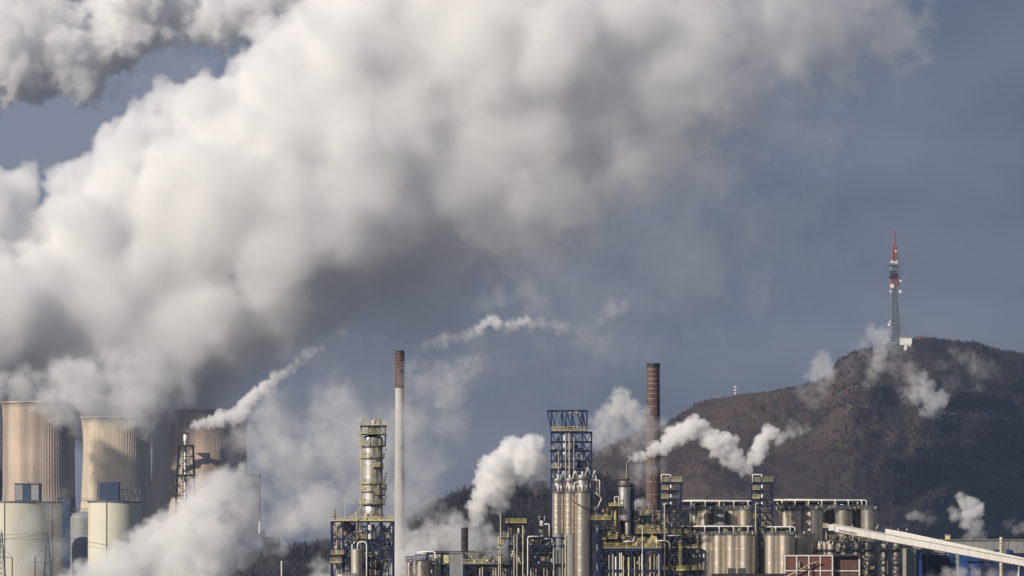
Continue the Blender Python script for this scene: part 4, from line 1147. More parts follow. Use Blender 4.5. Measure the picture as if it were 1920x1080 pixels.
t.cyl('yellow_pipe', 980.5, 985, VB, 1.2, M['yellow_p'], -.5, 10); t.cyl('yellow_pipe', 1061, 1004, VB, 1.2, M['yellow'], -.5, 10)
t.pipe('white_pipe', [(1012, 1006, -.8), (989.5, 1006, -.8), (989.5, VB, -.8)], 1.2, M['white'], 5)
t.pipe('white_pipe', [(1021, 982.5, 2), (1030, 982.5, 2), (1030, 1006, 2)], 1.1, M['white'], 3)
vpipes(t, [900, 905, 925, 930, 944, 948, 960, 996, 1000, 1005, 1020, 1026, 1046], 1062, VB, .4, r=(.8, 2.0))
heads(t, [1011, 1021], 976, 2, 7)
t.box('equipment_or_shade_box', 1045, 1055, 1003, 1014, 1, 3, M['grey']); t.box('equipment_or_shade_box', 1056.5, 1066, 1003, 1020, .5, 2.5, M['beige'])
t = Thing('vent_mast', 'tall thin beige vent mast left of the wide blue structure', 'vent mast', 938.7, Y0-1)
t.cyl('pipe', 938.7, 962, VB, 1.3, M['beige'], 0, 10); t.box('platform', 934, 944, 1021, 1022.5, -.4, 1.4, M['dark']); t.rail(934, 944, 1021, -.4, M['yellow_p'], 9, 2.4)
for v in (1004, 1030, 1040): t.beam('bracket', (930, v, .3), (944, v, .3), 1.2, M['dark'])
t.cyl('riser_pipe', 935, 1003, VB, 1.0, M['yellow_p'], .5, 8); t.vessel('trap', 938, 1040, 1056, 3.4, M['alu'], .8, 1, .5, 14)
t = Thing('small_vessel', 'little silver vessel on legs left of the three steel silos', 'vessel', 1016, Y0+4)
t.vessel('head', 1016, 978, 986, 4.4, M['steel2'], 0, 0, .5, 18); t.vessel('shell', 1016, 991, 1006, 5.8, M['alu'], 0, 1, .3, 18); t.box('platform', 1006, 1028, 987.2, 989, -1.2, 1.2, M['dark'])

# --- unit C: lattice tower and three big silos
t = Thing('lattice_tower', 'tall dark blue steel lattice tower with a flared open top', 'lattice tower', 1068, Y0+6)
cols = [1034, 1054, 1072.6, 1092.6]
for u in cols+[1062]:
    for d in (0, 3.6, 7.2): t.beam('post', (u, 770, d), (u, VB, d), 2.0 if u != 1062 else 1.4, M['blue'])
for v in (769.5, 810, 828, 844.5, 864, 880, 897, 925):
    for d in (0, 3.6, 7.2): t.beam('beam', (1026 if v < 800 else 1032, v, d), (1101 if v < 800 else 1110, v, d), 1.9, M['blue'])
    for u in cols: t.beam('beam', (u, v+.2, 0), (u, v+.2, 7.2), 1.6, M['blue'])
for d in (0, 7.2):
    t.beam('post', (1101, 769, d), (1101, 812, d), 1.6, M['blue']); t.beam('post', (1109.7, 810, d), (1109.7, VB, d), 1.8, M['blue']); t.beam('post', (1026.5, 769, d), (1034, 804, d), 1.4, M['blue'])
t.beam('beam', (1026, 769.6, 0), (1026, 769.6, 7.2), 1.5, M['blue']); t.beam('beam', (1101, 769.6, 0), (1101, 769.6, 7.2), 1.5, M['blue']); t.beam('beam', (1030, 844.6, -.3), (1036, 844.6, -.3), 2, M['blue'])
for d in (-.1, 7.1):
    for a, b, c, e in ((1034, 770, 1043, 806), (1046, 770, 1037, 806), (1054, 770, 1045, 806), (1054, 770, 1062, 806), (1066, 770, 1058, 806), (1072, 770, 1080, 806), (1082, 770, 1092, 800), (1092, 770, 1085, 806), (1092, 770, 1100, 806), (1064, 770, 1072, 806)):
        t.beam('brace', (a, b, d), (c, e, d), 1.15, M['blue'])
lv = [810, 828, 844.5, 864, 880, 897, 925]
r_ = random.Random(8)
for j in range(len(lv)-1):
    for (a, b) in ((1034, 1054), (1072.6, 1092.6), (1092.6, 1109.7)):
        for d in (0.05, 7.15):
            t.beam('brace', (a, lv[j], d), ((a+b)/2, lv[j+1], d), 1.0, M['blue']); t.beam('brace', (b, lv[j], d), ((a+b)/2, lv[j+1], d), 1.0, M['blue'])
for a, b in ((810, 844), (844, 880)):
    t.beam('brace', (1093, a, -.1), (1109, b, -.1), 1.2, M['blue']); t.beam('brace', (1109, a, -.15), (1093, b, -.15), 1.2, M['blue'])
for v in (810, 844.5, 880): t.box('deck', 1034, 1093+(v < 820)*8, v-1.9, v-1.1, .3, 7, M['grating'])
t.rail(1034, 1062, 808, -.2, M['yellow_p'], 8, 2.2); t.rail(1064, 1101, 808, -.2, M['yellow_p'], 8, 4); t.rail(1034, 1101, 808, 7, M['yellow_p'], 8, 4); t.rail(1034, 1051, 878, -.2, M['yellow_p'], 8, 2.2)
t.rail(1034, 1040, 842.5, -.2, M['yellow_p'], 7, 2.2)
for u, v0, r2 in ((1060.8, 812, 1.1), (1067.4, 812, 1.4), (1047.3, 845, 1.1), (1076, 820, .9)): t.cyl('pipe', u, v0, 900, r2, M['beige'], -.3, 10)
for v0, v1 in ((816, 826), (831, 839), (847, 852)): t.box('white_duct', 1055.6, 1059, v0, v1, -.3, .3, M['white'])
g = G(); k = t.s; g.lathe([(.8*k, 0), (5*k, 6*k), (5.4*k, 9*k), (.1, 9.5*k)], 16); t.mesh('hopper', g, M['alu'], True, loc=t.L(1046, 828.5, 1.5))
t.vessel('head_drum', 1070, 800, 809, 5, M['alu'], 3, 1, .4, 18); t.box('hoist', 1064, 1084, 770.5, 774, 2, 5, M['yellow_p']); t.box('hoist_beam', 1044, 1078, 771, 772.5, .5, 1.2, M['beige'])
clutter(t, 1036, 1091, 798, 808, 1, 6, 14, 41, .6); clutter(t, 1036, 1108, 830, 892, 1, 6, 46, 42, .7)
SG = 'three big steel silos below the lattice tower'
for i, (u, r2, vn, vt, vbot, lab) in enumerate(((1046.5, 11.3, 899, 925, 1001, 'left of the three big steel silos under the lattice tower'), (1068.5, 11.6, 899, 925, 1001, 'middle of the three big steel silos under the lattice tower'),
                                        (1092, 14.2, 893, 924, VB, 'widest and longest of the three big steel silos under the lattice tower'))):
    t = Thing('steel_silo', lab, 'silo', u, Y0+(1.2 if i < 2 else -.8)-(i == 1)*.6, SG)
    t.vessel('shell', u, vt, vbot, r2, M['steel'], 0, 6 if i < 2 else 11, .12, 40)
    if i < 2: t.cyl('skirt', u, vbot, VB, r2*.92, M['grey'], 0, 24)
    t.vessel('collar', u, vn, vt-1.5, r2*.68, M['steel2'], 0, 2, .35, 28)
    t.ring(u, vt-1.5, 2, r2+1, M['grating'], M['grating'], 0, 8); t.ring(u, vn+4, r2*.6, r2*.95, M['grating'], M['grating'], 0, 7)
    t.cyl('top_pipe', u, vn-9, vn-2, 1.6, M['white'], 0, 10)
    for q in (-.5, 0, .55): t.cyl('valve', u+q*r2, vt-14, vt-2, 1.2, rd.choice((M['dark'], M['alu'], M['white'])), -r2*.7*t.s, 8)
    t.pipe('vent_pipe', [(u+4, vn, -.6), (u+10, vn-16, -.6), (u+15, vn-3, -.6)], .95, M['white'], 1.5)
    for v in (961, 984): t.cyl('manhole', u-r2*.2, v, v+1.8, .9, M['dark'], -r2*t.s*.98, 8)
    t.cyl('riser_pipe', u+r2+.8, vn+4, min(vbot, 1180), .8, M['alu'], -.3, 8)
t.pipe('loop_pipe', [(1078, 925, -1.8), (1070, 931, -2), (1073, 940, -2), (1104, 957, -2)], 1.0, M['grating'], 4)
t = Thing('pipe_bundle', 'bundle of white pipes bending down beside the right silo of the lattice tower', 'pipes', 1118, Y0)
t.pipe('pipe', [(1109, 905, 0), (1115, 882, 0), (1119.5, 906, 0), (1119.5, 926, 0)], 1.1, M['white'], 1.5)
t.pipe('pipe', [(1100, 900, 0), (1124.5, 900, 0), (1124.5, 927, 0)], 1.1, M['white'], 4)
t.pipe('pipe', [(1112, 920, -.5), (1128.5, 934, -.5), (1123, 946, -.5), (1121, 952, -.5)], 1.4, M['alu'], 3)
t.pipe('pipe', [(1090, 903, -1.6), (1077, 905, -1.6), (1077, 921, -1.6)], .9, M['white'], 3); t.beam('support', (1119, 926, 0), (1119, VB, 2), 1, M['blue'])
t = Thing('grey_building', 'tall grey panel wall block behind the widest silo', 'building', 1078, Y0+2)
for j in range(3): t.box('cladding_panel', 1069.8, 1085.5, 1002+j*30, 1031+j*30, -.15, 0, M['grey'])
t.box('wall', 1069.5, 1086, 1001, VB, .02, 4, M['grey'])

# --- unit D
t = Thing('stair_tower', 'narrow blue stair tower with pale zigzag stairs right of the widest silo', 'stair tower', 1117, Y0-1)
lv = [977, 994, 1012, 1030.5, 1047.7, 1066.6, 1085, 1103, 1121, 1139, 1157, 1175, 1193]
t.frame([1110.5, 1122.5], lv, VB, 0, 3.4, M['blue'], 2.4, 0, 3, 2, 1.8)
t.zigzag(1113, 1120, lv, .6, M['white'], 1.6, 1.2)
for v in lv[1:]: t.box('landing', 1112, 1121, v-.8, v, .4, 3, M['beige'])
t.beam('beam', (1107, 977, -.3), (1146, 977, -.3), 3.4, M['blue_d']); t.rail(1108, 1145, 975, -.5, M['yellow'], 8, 2.6)
t.vessel('top_drum', 1116, 951, 974, 5, M['steel2'], 1, 1, .4, 18); t.ring(1116, 958, 4, 8.5, M['dark'], M['grating'], 1, 5)
clutter(t, 1122, 1142, 955, 975, 0, 3, 12, 51, .6)
t = Thing('process_structure', 'blue steel structure with yellow railings in the centre of the refinery', 'steel structure', 1180, Y0)
t.frame([1126, 1144, 1157, 1184, 1211, 1239], [1031, 1070, 1110, 1160], VB, 0, 9, M['blue'], 3.0, .15, 61, 3, 4.2)
t.frame([1126, 1144], [994, 1012], 1031, 1, 8, M['blue_d'], 2.2, .7, 62, 2, 2)
t.frame([1190, 1215, 1240, 1262, 1281], [1003], 1031, 3, 9, M['blue_d'], 2.2, .3, 63, 2, 3.2)
t.box('deck', 1125, 1241, 1027.4, 1028.8, -.4, 9, M['grating']); t.rail(1127, 1240, 1027.4, -.4, M['yellow'], 9, 3.2); t.rail(1127, 1240, 1027.4, 8.8, M['yellow_p'], 9, 5)
t.box('deck', 1192, 1290, 1000, 1001.5, 1.5, 8.5, M['dark']); t.rail(1192, 1290, 1000, 1.4, M['yellow'], 8, 2.8); t.rail(1192, 1290, 1000, 8.4, M['yellow_p'], 8, 4)
t.box('deck', 1123, 1172, 1010.5, 1012, .8, 8, M['dark']); t.rail(1123, 1158, 1010.5, .6, M['yellow'], 8, 3)
clutter(t, 1125, 1238, 1034, 1068, 2, 8, 90, 71, .9); clutter(t, 1165, 1240, 1004, 1026, .4, 7, 80, 72, .75); clutter(t, 1126, 1165, 994, 1026, .4, 6, 36, 73, .7); clutter(t, 1195, 1288, 984, 1000, 2, 7, 50, 74, .6)
clutter(t, 1125, 1238, 1072, 1084, 1, 8, 34, 75, .8)
for u, w in ((1142, 1.4), (1146, 1.2), (1149.5, 2.2), (1155, 2.6), (1162, 2.6), (1165.5, 1.1), (1169, 1.6), (1179, 2.2), (1190, 1.2), (1199, 1.4), (1204, 1.4), (1211.5, 1.5), (1215, 1), (1219.5, 1.8), (1227, 1.5), (1232, 2.4), (1235.5, 1)):
    t.cyl('pipe', u, 1036+rd.uniform(0, 9), VB, w*.8, rd.choice((M['white'], M['beige'], M['beige'], M['yellow_p'])), -.3+rd.uniform(0, .8), 10)
t.pipe('white_pipe', [(1168, 1015.5, -.6), (1187, 1015.5, -.6), (1190, 1006, -.6)], 1.7, M['alu'], 3); t.pipe('white_pipe', [(1246, 1012, 1), (1246, 1004.5, 1), (1279, 1003.7, 1)], 1.2, M['white'], 3); t.pipe('white_pipe', [(1232, 1014, 0), (1250, 1014, 0), (1256, 1018, 0), (1256, 1030, 0)], 1.6, M['alu'], 4)
t.box('yellow_cabinet', 1220, 1231, 1005, 1017, .5, 2, M['yellow']); t.cyl('pipe', 1231, 1008, 1028, 1.3, M['white'], 0, 8)
t = Thing('process_structure', 'dark steel frame bays between the central structure and the front silos', 'steel structure', 1280, Y0+3)
t.frame([1241, 1262, 1280, 1295, 1316], [1029.5, 1046, 1070, 1110, 1160], VB, 0, 9, M['blue_d'], 2.8, .3, 81, 2, 3)
t.box('deck', 1241, 1316, 1069, 1070, 0, 8, M['dark']); t.rail(1243, 1316, 1068.5, -.3, M['yellow'], 8, 3.2); t.rail(1262, 1306, 1028, -.3, M['yellow_p'], 7, 3.2); t.beam('bracket', (1316, 1034.5, 0), (1323, 1035.5, 0), 1.6, M['dark'])
clutter(t, 1243, 1294, 1034, 1068, 1, 8, 60, 82, .9); clutter(t, 1282, 1312, 1005, 1028, 1, 8, 26, 83, .7); clutter(t, 1243, 1280, 1010, 1028, 1, 8, 26, 84, .7); clutter(t, 1243, 1314, 1072, 1085, 1, 8, 20, 85, .8)
t.box('grey_panel', 1297.5, 1313.5, 1036, 1066, 1, 1.4, M['grey']); t.box('grey_panel', 1289, 1306, 1010, 1028, 5, 5.4, M['grey'])
t.beam('pipe', (1305, 1044, .5), (1311, 1050, .5), 1.6, M['white'])
t = Thing('caged_ladder', 'tall yellow caged ladder in front of the dark frame bays', 'ladder', 1275.5, Y0-.5)
t.ladder(1275.5, 1012, 1200, 0, M['yellow'], 3.4)
for v in range(1016, 1080, 5):
    g = G(); g.tube([t.L(1275.5+3.6*math.cos(a), v, -.35+.4*math.sin(a)) for a in [i*math.pi/5 for i in range(10)]], .05, 4, True); t.mesh('cage_hoop', g, M['yellow'])
t.box('base_platform', 1268, 1284, 1068, 1070, -.8, 1, M['yellow']); t.rail(1268, 1284, 1068, -.8, M['yellow'], 7, 2)
t = Thing('yellow_column', 'thin yellow column with a small platform left of the silver vent column', 'process column', 1154, Y0+2)
t.cyl('shell', 1153.8, 938, 1028, 2.3, M['yellow'], 0, 14); t.cyl('side_pipe', 1147.5, 948, 1028, 1.3, M['yellow_p'], .4, 10); t.cyl('side_pipe', 1159, 952, 1028, 1.0, M['copper'], .4, 10)
t.box('platform', 1140, 1167, 949, 951, -1.2, 1.4, M['dark']); t.box('yellow_cabinet', 1141, 1150, 942.5, 948.8, -.6, .8, M['yellow']); t.rail(1140, 1167, 949, -1.2, M['yellow_p'], 6, 3)
t.pipe('top_pipe', [(1152, 940, 0), (1152, 931.5, 0), (1160, 931.5, 0), (1160, 948, 0)], .8, M['white'], 2)
g = G(); g.V = []; t.cyl('lower_pipe', 1141, 955, 1026, 1.2, M['yellow'], 1, 8)
t = Thing('vent_column', 'silver column with a thin smoking vent stack in front of the brick chimney', 'process column', 1170.5, Y0+4)
t.vessel('shell', 1170.5, 912, 976, 10.4, M['steel2'], 0, 3, .1, 36); t.cyl('lower_shell', 1176, 976.2, 1020, 5.6, M['alu'], 0, 24); t.cyl('skirt', 1168, 976.4, 1030, 4.5, M['dark'], 1.6, 16)
t.vessel('head', 1170.5, 899, 908.5, 7.6, M['beige'], 0, 0, .25, 28); t.ring(1170.5, 911, 6, 12.6, M['dark'], M['grating'], 0, 9); t.ring(1170.5, 898, 6, 11.4, M['dark'], M['grating'], 0, 6)
t.cyl('vent_stack', 1175, 868, 899, 1.0, M['beige'], 0, 10); t.cyl('vent_tip', 1176.2, 869, 898, .8, M['dark'], .2, 8)
t.cyl('dark_riser', 1184.5, 907, 1012, 1.8, M['navy'], .5, 10); t.cyl('dark_riser', 1188, 908, 1012, 1.4, M['navy'], .5, 10); t.beam('bracket', (1180, 907, .5), (1189.5, 907, .5), 1.3, M['navy'])
t.box('ladder_box', 1163, 1166, 967, 974, -1.3, -.9, M['white'])
t = Thing('green_tank', 'small pale green tank at the foot of the brick chimney', 'tank', 1214, Y0+10)
t.vessel('shell', 1214.5, 966, 1003, 8, M['mint'], 0, 2, .05, 24); t.rail(1206, 1223, 965, -1, M['white'], 5, 3)
t.frame([1186, 1202, 1208], [968, 982, 996], 1040, -1, 3, M['blue_d'], 2, .5, 88)
clutter(t, 1184, 1240, 955, 998, 0, 6, 46, 91, .8)
for u, v0 in ((1213, 948), (1219, 952), (1228, 946)): t.cyl('pipe', u, v0, 1000, 1.2, M['dark'], 3, 8)
t.box('grey_panel', 1232, 1240, 956, 1000, 6, 8, M['copper'])
t = Thing('flag_pole', 'thin pale pole standing in front of the central structure', 'pole', 1204.5, Y0-6)
t.cyl('pole', 1204.5, 986, VB-6, .65, M['white'], 0, 8)
t = Thing('lamp_pole', 'single white lamp pole before the dark wood at the bottom left of the refinery', 'lamp pole', 528, Y0-20)
t.cyl('pole', 528, 1054, VB+4, 1.3, M['white'], 0, 8); t.cyl('cap', 528, 1052, 1054.4, 2, M['white'], 0, 8)

# --- two scaffold towers in the silo field
for u0, lab in ((1240, 'blue steel tower with a white pipe frame at the left end of the silo rows'), (1411, 'blue steel tower with a white pipe frame in the middle of the silo rows')):
    t = Thing('steel_tower', lab, 'steel tower', u0+19, Y0+1, 'steel towers of the silo field')
    us = [u0, u0+15, u0+38]
    t.frame(us, [905, 920, 936.5, 948], 961, 0, 4, M['blue'], 2.2, .35, 5+u0, 2, 2.4)
    t.frame(us[:2]+[u0+26, u0+38], [961, 975, 988, 1010, 1032, 1054, 1076], VB, 0, 4, M['blue_d'], 1.7, .95, 9+u0, 2, 1.6, bm=M['beige' if u0 > 1300 else 'grating'])
    for v in (905, 920, 936.5): t.box('deck', u0, u0+38, v-1.8, v-1, .2, 3.8, M['grating'])
    for v in (903, 918.5, 935): t.rail(u0, u0+14, v, -.3, M['yellow_p'], 8, 2)
    t.rail(u0+18, u0+38, 903, -.3, M['yellow_p'] if u0 < 1300 else M['yellow'], 9, 2.4)
    t.pipe('white_pipe', [(u0, 905, -.5), (u0, 890, -.5), (u0+17.5, 890, -.5), (u0+17.5, 896, -.5)], 1.1, M['white'], 2)
    t.pipe('white_pipe', [(u0+14, 944, -.5), (u0+6, 944, -.5), (u0+6, VB, -.5)], 1.5, M['beige'], 3)
    for v in (910, 928, 942): t.vessel('filter', u0+18, v, v+5, 2.2, M['white'], 0, 0, .5, 12)
    g = G(); k = t.s; g.lathe([(1*k, 0), (4.6*k, 8*k), (4.8*k, 20*k), (.1, 21*k)], 18); t.mesh('hopper', g, M['beige'], True, loc=t.L(u0+30, 980, 2))
    clutter(t, u0+2, u0+37, 907, 985, .5, 3.5, 30, 7+u0, .6)

# --- silos
def silo(u, r, vt, d, lab, grp, m=None, vbot=VB, n=0):
    t = Thing('steel_silo', lab, 'silo', u, Y0+d, grp)
    t.vessel('shell', u, vt, vbot, r, m or M['steel'], 0, 7, .10, 44)
    t.ring(u, vt-.5, r*.8, r+.6, M['grating'], M['grating'], 0, 6.5)
    for i, q in enumerate((-.55, -.1, .35, .7)):
        t.cyl('nozzle', u+q*r, vt-4-(i*7+n*3) % 4, vt-1, 1.1 if i % 2 else .8, rd.choice((M['white'], M['alu'], M['dark'])), -r*.5*t.s, 8)
    t.ladder(u+r*.75, vt, 1100, -r*t.s*.72, M['grating'], 2, 'ladder')
    return t
BR = 'back row of steel silos'
names = ['first', 'second', 'third', 'fourth', 'fifth', 'sixth', 'seventh', 'eighth', 'ninth', 'tenth']
back = [(1305, 12, 13), (1324.5, 17, 11), (1374, 17, 9), (1398, 17, 6.5), (1432, 16, 9), (1478, 17, 11), (1499, 17, 9), (1524, 17.5, 6), (1556, 14, 14), (1582, 16.8, 8), (1606, 14, 13), (1630, 16, 6.5)]
bl = ['narrow silo at the left end of the back row', 'bright silo second from the left in the back row', 'bright silo right of the dark filter box in the back row', 'back row silo just left of the middle steel tower', 'back row silo half hidden by the middle steel tower',
      'back row silo just right of the middle steel tower', 'second back row silo right of the middle steel tower', 'long silo reaching down to the red panel building', 'shadowed silo between the long silo and the conveyor head', 'dull grey silo above the conveyor head', 'dark silo squeezed behind the two right silos', 'rightmost silo of the back row']
for i, ((u, r2, d), lab) in enumerate(zip(back, bl)):
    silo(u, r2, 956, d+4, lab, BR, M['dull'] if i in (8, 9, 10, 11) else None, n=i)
front = [(1327, 17, 5.5), (1350, 17, 3.5), (1374, 17, 1.5), (1399, 17, -.5), (1449, 17.5, 1), (1473, 17.5, -1), (1497, 15, 3), (1515, 13, 5)]
fl = ['leftmost silo of the front row beside the dark frame bays', 'second silo of the front left group', 'third silo of the front left group', 'front left group silo touching the middle steel tower', 'front row silo just right of the middle steel tower', 'front row silo above the left edge of the red panel building', 'darker front row silo behind the red panel building', 'shaded small silo at the right end of the front row']
for i, ((u, r2, d), lab) in enumerate(zip(front, fl)):
    silo(u, r2, 1003, d, lab, 'front row of steel silos', n=i)
t = Thing('filter_box', 'dull grey filter box between two bright silos of the back row', 'filter unit', 1350, Y0+9)
t.box('casing', 1338, 1361, 956, 1010, 0, 4, M['grating'])
for i in range(3): t.box('panel', 1339+i*7.4, 1345.6+i*7.4, 958, 984, -.15, 0, M['grey'])
t.pipe('white_pipe', [(1341, 966, -.6), (1346, 968.5, -.6), (1354, 967, -.6)], 1, M['white'], 2); t.vessel('cyclone', 1342, 984, 990, 4, M['white'], -1, 0, .8, 16)
for name_, lab, u0, u1, vp, d in (('pipe_gallery', 'upper pipe gallery over the left half of the back silo row', 1278, 1411, 939.5, 13), ('pipe_gallery', 'upper pipe gallery over the right half of the back silo row', 1450, 1624, 938, 12),
                              ('pipe_gallery', 'lower pipe gallery over the front left silos', 1276, 1411, 987, 4), ('pipe_gallery', 'lower pipe gallery over the front right silos', 1436, 1490, 988, 2)):
    t = Thing(name_, lab, 'pipe gallery', (u0+u1)/2, Y0+d, 'pipe galleries above the silos')
    t.pipe('white_pipe', [(u0, vp, -1), (u1-2, vp, -1), (u1, vp+2, -1), (u1, vp+12, -1)], 1.0, M['white'], 3)
    t.pipe('pipe', [(u0+14, vp+3.2, -.6), (u1-14, vp+3.2, -.6)], .8, M['alu']); t.pipe('pipe', [(u0+6, vp-2, 1.6), (u1-20, vp-2, 1.6)], .9, M['beige'])
    n = int((u1-u0)/23)
    us = [u0+(u1-u0)*i/n for i in range(n+1)]
    for v in (vp+2, vp+9): t.beam('beam', (u0, v, 0), (u1, v, 0), 3.0, M['blue_d']); t.beam('beam', (u0, v, 3), (u1, v, 3), 2, M['blue_d'])
    for u in us:
        for dd in (0, 3): t.beam('post', (u, vp+1, dd), (u, vp+17, dd), 1.6, M['blue_d'])
        t.beam('beam', (u, vp+9.5, 0), (u, vp+9.5, 3), 1.6, M['blue_d'])
        if u > us[0]+2: t.pipe('drop_pipe', [(u-11, vp, -1), (u-9, vp+1, -1.3), (u-9, vp+13, -1.3)], 1.0, M['white'], 2)
    for i in range(n):
        t.beam('brace', (us[i], vp+9, .05), (us[i+1], vp+2, .05), 1.0, M['blue']); t.box('girder_panel', us[i]+.8, us[i+1]-.8, vp+3.6, vp+8, .6, .9, M['blue_d'])
    t.box('deck', u0, u1, vp+8, vp+8.8, .2, 2.8, M['dark'])
    t.rail(u0, u1, vp+16, -2.2, M['grating'], 7, 3.4)
    clutter(t, u0+2, u1-2, vp+4, vp+14, -1.6, 2.5, int((u1-u0)/4), int(u0+vp), .5)

# --- right side: tanks on steelwork, conveyors, red building, blue hall
t = Thing('pipe_bridge', 'dark steel frame carrying tanks below the conveyor', 'steel structure', 1630, Y0+1)
t.frame([1566, 1590, 1614, 1640, 1668, 1690], [1017.5, 1035, 1060, 1100, 1150], VB, 0, 8, M['blue_d'], 1.9, .35, 101, 2, 1.7)
t.rail(1566, 1660, 1016.5, -.2, M['dark'], 7, 5); t.frame([1548, 1566, 1590], [1000], 1017, 0, 6, M['dark'], 1.5, .8, 102, 2, 1.5)
clutter(t, 1550, 1640, 1000, 1016, 0, 6, 46, 103, .7); clutter(t, 1618, 1640, 1040, 1080, 1, 6, 30, 104, .7)
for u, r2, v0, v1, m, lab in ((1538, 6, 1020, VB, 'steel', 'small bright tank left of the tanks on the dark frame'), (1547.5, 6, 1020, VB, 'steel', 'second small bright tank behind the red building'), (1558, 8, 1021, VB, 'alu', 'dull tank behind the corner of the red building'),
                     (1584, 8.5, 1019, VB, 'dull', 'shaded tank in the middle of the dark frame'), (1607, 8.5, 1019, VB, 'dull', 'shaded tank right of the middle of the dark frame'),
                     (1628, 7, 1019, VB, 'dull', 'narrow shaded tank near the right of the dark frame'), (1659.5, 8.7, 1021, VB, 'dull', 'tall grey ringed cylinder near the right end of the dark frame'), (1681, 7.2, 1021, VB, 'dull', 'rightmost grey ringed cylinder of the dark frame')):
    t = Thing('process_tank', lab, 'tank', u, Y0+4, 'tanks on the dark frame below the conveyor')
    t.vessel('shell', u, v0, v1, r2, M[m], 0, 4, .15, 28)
    for v in (1033, 1060): t.ring(u, v, r2*.9, r2+1.6, M['dark'], M['dark'], 0, 3)
    for q in (-.4, .4): t.cyl('nozzle', u+q*r2, v0-5, v0, .9, M['white'], 0, 8)

t = Thing('conveyor_bridge', 'long white enclosed conveyor sloping down to the right frame edge', 'conveyor', 1740, Y0-12)
def slab(t, name, pts, d0, d1, m):
    g = G(); n = len(pts)
    g.V = [tuple(t.L(u, v, d0)) for u, v in pts]+[tuple(t.L(u, v, d1)) for u, v in pts]
    g.F = [tuple(range(n)), tuple(range(2*n-1, n-1, -1))]+[(i, n+i, n+(i+1) % n, (i+1) % n) for i in range(n)]
    return t.mesh(name, g, m)
U = [1565+(i*31.3) for i in range(13)]
def ctop(u): return 983.5+(u-1565)*(1050-983.5)/355
def cbot(u): return 996.5+(u-1565)*(1061-996.5)/355
for i in range(12):
    a, b = U[i]+.15, U[i+1]-.15
    slab(t, 'cladding_panel', [(a, ctop(a)), (b, ctop(b)), (b, cbot(b)), (a, cbot(a))], -1.5, 1.5, M['belt'])
slab(t, 'roof', [(1563, ctop(1563)-1.2), (1942, ctop(1942)-1.2), (1942, ctop(1942)-.05), (1563, ctop(1563)-.05)], -1.7, 1.7, M['belt'])
slab(t, 'bottom_girder', [(1563, cbot(1563)+.05), (1942, cbot(1942)+.05), (1942, cbot(1942)+1.3), (1563, cbot(1563)+1.3)], -1.6, 1.6, M['beige'])
for i in range(11): t.box('vent_slot', 1572+i*3.1, 1573.2+i*3.1, cbot(1572+i*3.1)-4.6, cbot(1572+i*3.1)-1.4, -1.6, -1.5, M['grating'])
t.box('head_house', 1553, 1564, 983.5, 995, -1.4, 1.4, M['white']); t.box('drive_box', 1543, 1552.6, 981, 990, -1, 1, M['beige']); t.box('drum_guard', 1548, 1558, 990, 998, -1.2, 0, M['dark']); t.beam('spout', (1549, 992, 0), (1549, 1012, 0), 2.6, M['beige'])
for u in (1909,): 
    for d in (-1.2, 1.2): t.beam('leg', (u, cbot(u)+1, d), (u, VB-6, d), 1.6, M['white'])
t.beam('leg', (1696, cbot(1696)+1, 0), (1696, VB-6, 0), 6, M['beige'])
t = Thing('conveyor_bridge', 'shorter white conveyor behind the long one, with its head above the dark frame', 'conveyor', 1730, Y0-7)
pts = [(1658.5, 992.5), (1682, 995.5), (1930, 1052)]
for i in range(9):
    a = 1659+i*29; b = a+28.6
    top = lambda u: 991.5+(u-1659)*.17+max(0, u-1690)*.045
    slab(t, 'cladding_panel', [(a, top(a)), (b, top(b)), (b, top(b)+12), (a, top(a)+12)], -1.3, 1.3, M['belt'])
t.box('head_box', 1652, 1658.3, 991, 1002, -1.2, 1.2, M['navy']); heads(t, [1684, 1700], 995, 0, 2)
t.beam('leg', (1664, 1003, 0), (1664, VB-4, 0), 2.4, M['grating'])
for x in (1600, 1648): t = t; t.beam('stay', (x, 984, 2), (x-4, 992, 2), 1.1, M['white'])

t = Thing('red_building', 'red panel building with white mullions below the silos', 'building', 1540, Y0-14)
t.box('wall', 1472.5, 1560.5, 1043, VB-9, 0, 6, M['panel'])
ms = [1471.5, 1493.5, 1516.5, 1538, 1560.5]
for i in range(4):
    for j, (a, b) in enumerate(((1045, 1068), (1071, 1096), (1099, 1124))): t.box('panel', ms[i]+1.4, ms[i+1]-1, a, b, -.12, 0, M['panel'])
for u in ms: t.box('mullion', u-.9, u+1.1, 1041, VB-9, -.3, -.13, M['white'])
for v in (1041, 1069, 1097): t.box('rail_band', 1470.5, 1561.8, v, v+2, -.28, -.125, M['white'])
# side wing set back along its own face
t.box('wing_wall', 1565.2, 1612, 1043, VB-9, 1.2, 6, M['panel'])
for a, b in ((1045, 1068), (1071, 1096), (1099, 1124)): t.box('panel', 1566, 1609, a, b, 1.05, 1.2, M['brick_d'])
for u in (1562.4, 1610.5): t.box('mullion', u, u+2.4, 1041.4, VB-9, .8, 1.04, M['white'])
for v in (1041.2, 1069.2, 1097.2): t.box('rail_band', 1565, 1613, v, v+2, .82, 1.05, M['white'])
t.box('roof', 1471, 1613, 1039.6, 1040.9, -.2, 7, M['grating']); t.box('wall_box', 1496, 1500, 1053, 1065, -.6, -.13, M['grey'])
t.pipe('conduit', [(1470, 1084, -1), (1500, 1068, -1), (1520, 1057, -1), (1536, 1052.5, -1)], 1.1, M['beige'], 8); t.cyl('pipe', 1521, 1054, 1100, 1.2, M['rust'], -.6, 8)
t = Thing('low_building', 'low red-walled roof edge with two roof boxes at the bottom centre right', 'building', 1400, Y0-22)
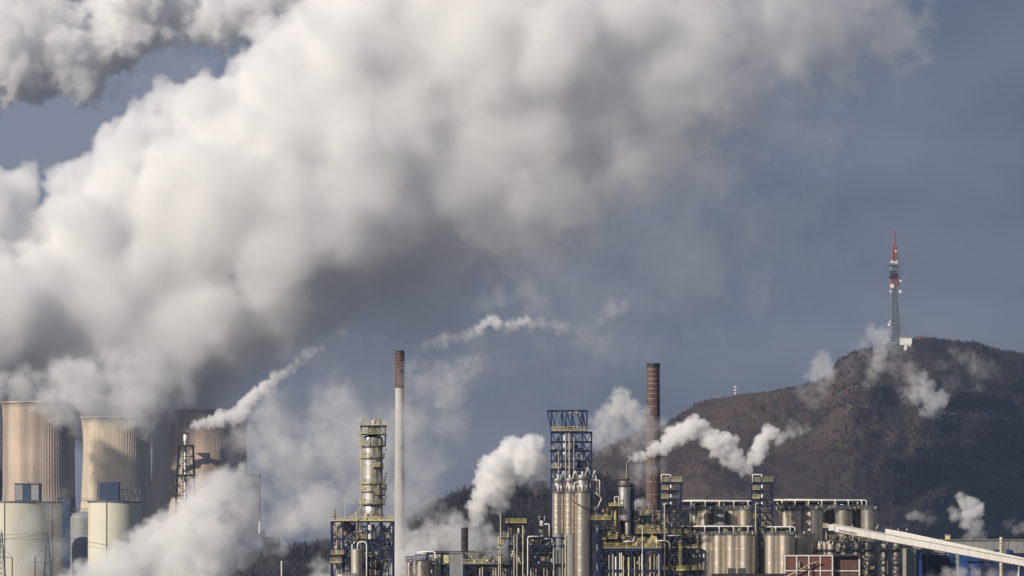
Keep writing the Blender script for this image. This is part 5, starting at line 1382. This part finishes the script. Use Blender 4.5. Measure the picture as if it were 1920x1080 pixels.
t.box('wall', 1337, 1470, 1079.6, VB-14, 0, 5, M['panel']); t.box('parapet', 1335, 1474, 1075.5, 1079.4, -.3, 5.3, M['dark'])
for u in range(1340, 1470, 13): t.box('panel', u, u+12, 1080, 1110, -.1, 0, M['panel'])
for a in (1366, 1385): 
    t.box('roof_unit', a, a+14, 1066, 1075.3, 1, 3, M['dark'])
    for i in range(4): t.box('fin', a+1+i*3.4, a+3.2+i*3.4, 1067.4, 1074, .9, 1, M['grating'])
    t.box('roof_unit_lid', a-.6, a+14.6, 1064.8, 1066, .8, 3.2, M['grey'])

t = Thing('blue_hall', 'large blue industrial hall with a pale grey upper band at the right edge', 'industrial hall', 1830, Y0+25)
S_ = t.s/(1/9)
for i in range(14): t.box('cladding_panel', 1752+i*14, 1765.7+i*14, 1013, 1037, -.2, 0, M['grey'])
t.box('wall', 1730, 1948, 1013.4, VB, .02, 25, M['grey']); t.box('roof_edge', 1729, 1949, 1011.4, 1013, -.5, 25.4, M['alu'])
t.box('side_wall', 1694, 1716, 1029, VB, -2, 20, M['mint']); t.box('side_roof', 1693, 1717.5, 1027.4, 1029, -2.3, 20, M['alu'])
t.box('blue_panel', 1716.5, 1727.5, 1030, VB, -1.6, 0, M['bblue'])
t.box('loading_bay', 1728, 1776, 1040, VB, -.6, -.25, M['blue_d'])
for v in (1046, 1056, 1066, 1078): t.box('bay_rail', 1728, 1790, v, v+1.4, -.9, -.61, M['blue'])
for u in (1740, 1771): t.box('bay_post', u, u+3, 1034, VB, -1.2, -.91, M['blue'])
for i in range(9):
    a = 1779+i*19
    if i == 0: t.box('blue_panel', a, a+10, 1038, VB, -.7, -.25, M['bblue']); t.box('grey_panel', a+10.5, a+19, 1038, VB, -.5, -.25, M['grey'])
    else: t.box('blue_panel', a+1, a+19.5, 1038+(i < 4)*0, VB, -.7+(i % 2)*.1, -.25, M['bblue'] if i < 3 else M['blue'])
t.box('blue_panel', 1863, 1873, 1030.5, 1037.5, -.6, -.25, M['bblue']); t.box('blue_panel', 1886, 1896, 1030.5, 1037.5, -.6, -.25, M['bblue'])
for v in (1052, 1066): t.box('window', 1812, 1858, v, v+2, -1.0, -.75, M['glass'])
t.box('roof_vent', 1776, 1784, 1003, 1011, 3, 5, M['yellow_p']); t.box('roof_vent_lid', 1775.4, 1784.6, 1002, 1003, 2.8, 5.2, M['alu'])
for u in (1766, 1770, 1797): t.cyl('roof_cowl', u, 1008.6, 1011.4, 1.4, M['dark'], 2, 10)
t = Thing('yellow_stack', 'pale yellow pole rising past the conveyor by the blue hall', 'pole', 1878, Y0+10)
t.cyl('shaft', 1877.5, 1007, VB, 3.4, M['yellow_p'], 0, 16)
for v in range(1012, 1075, 6): t.cyl('collar', 1877.5, v, v+1, 3.9, M['beige'], 0, 16)
for u in (1883, 1887, 1891): t.cyl('cable', u, 1010, 1062, .35, M['dark'], 0, 6)
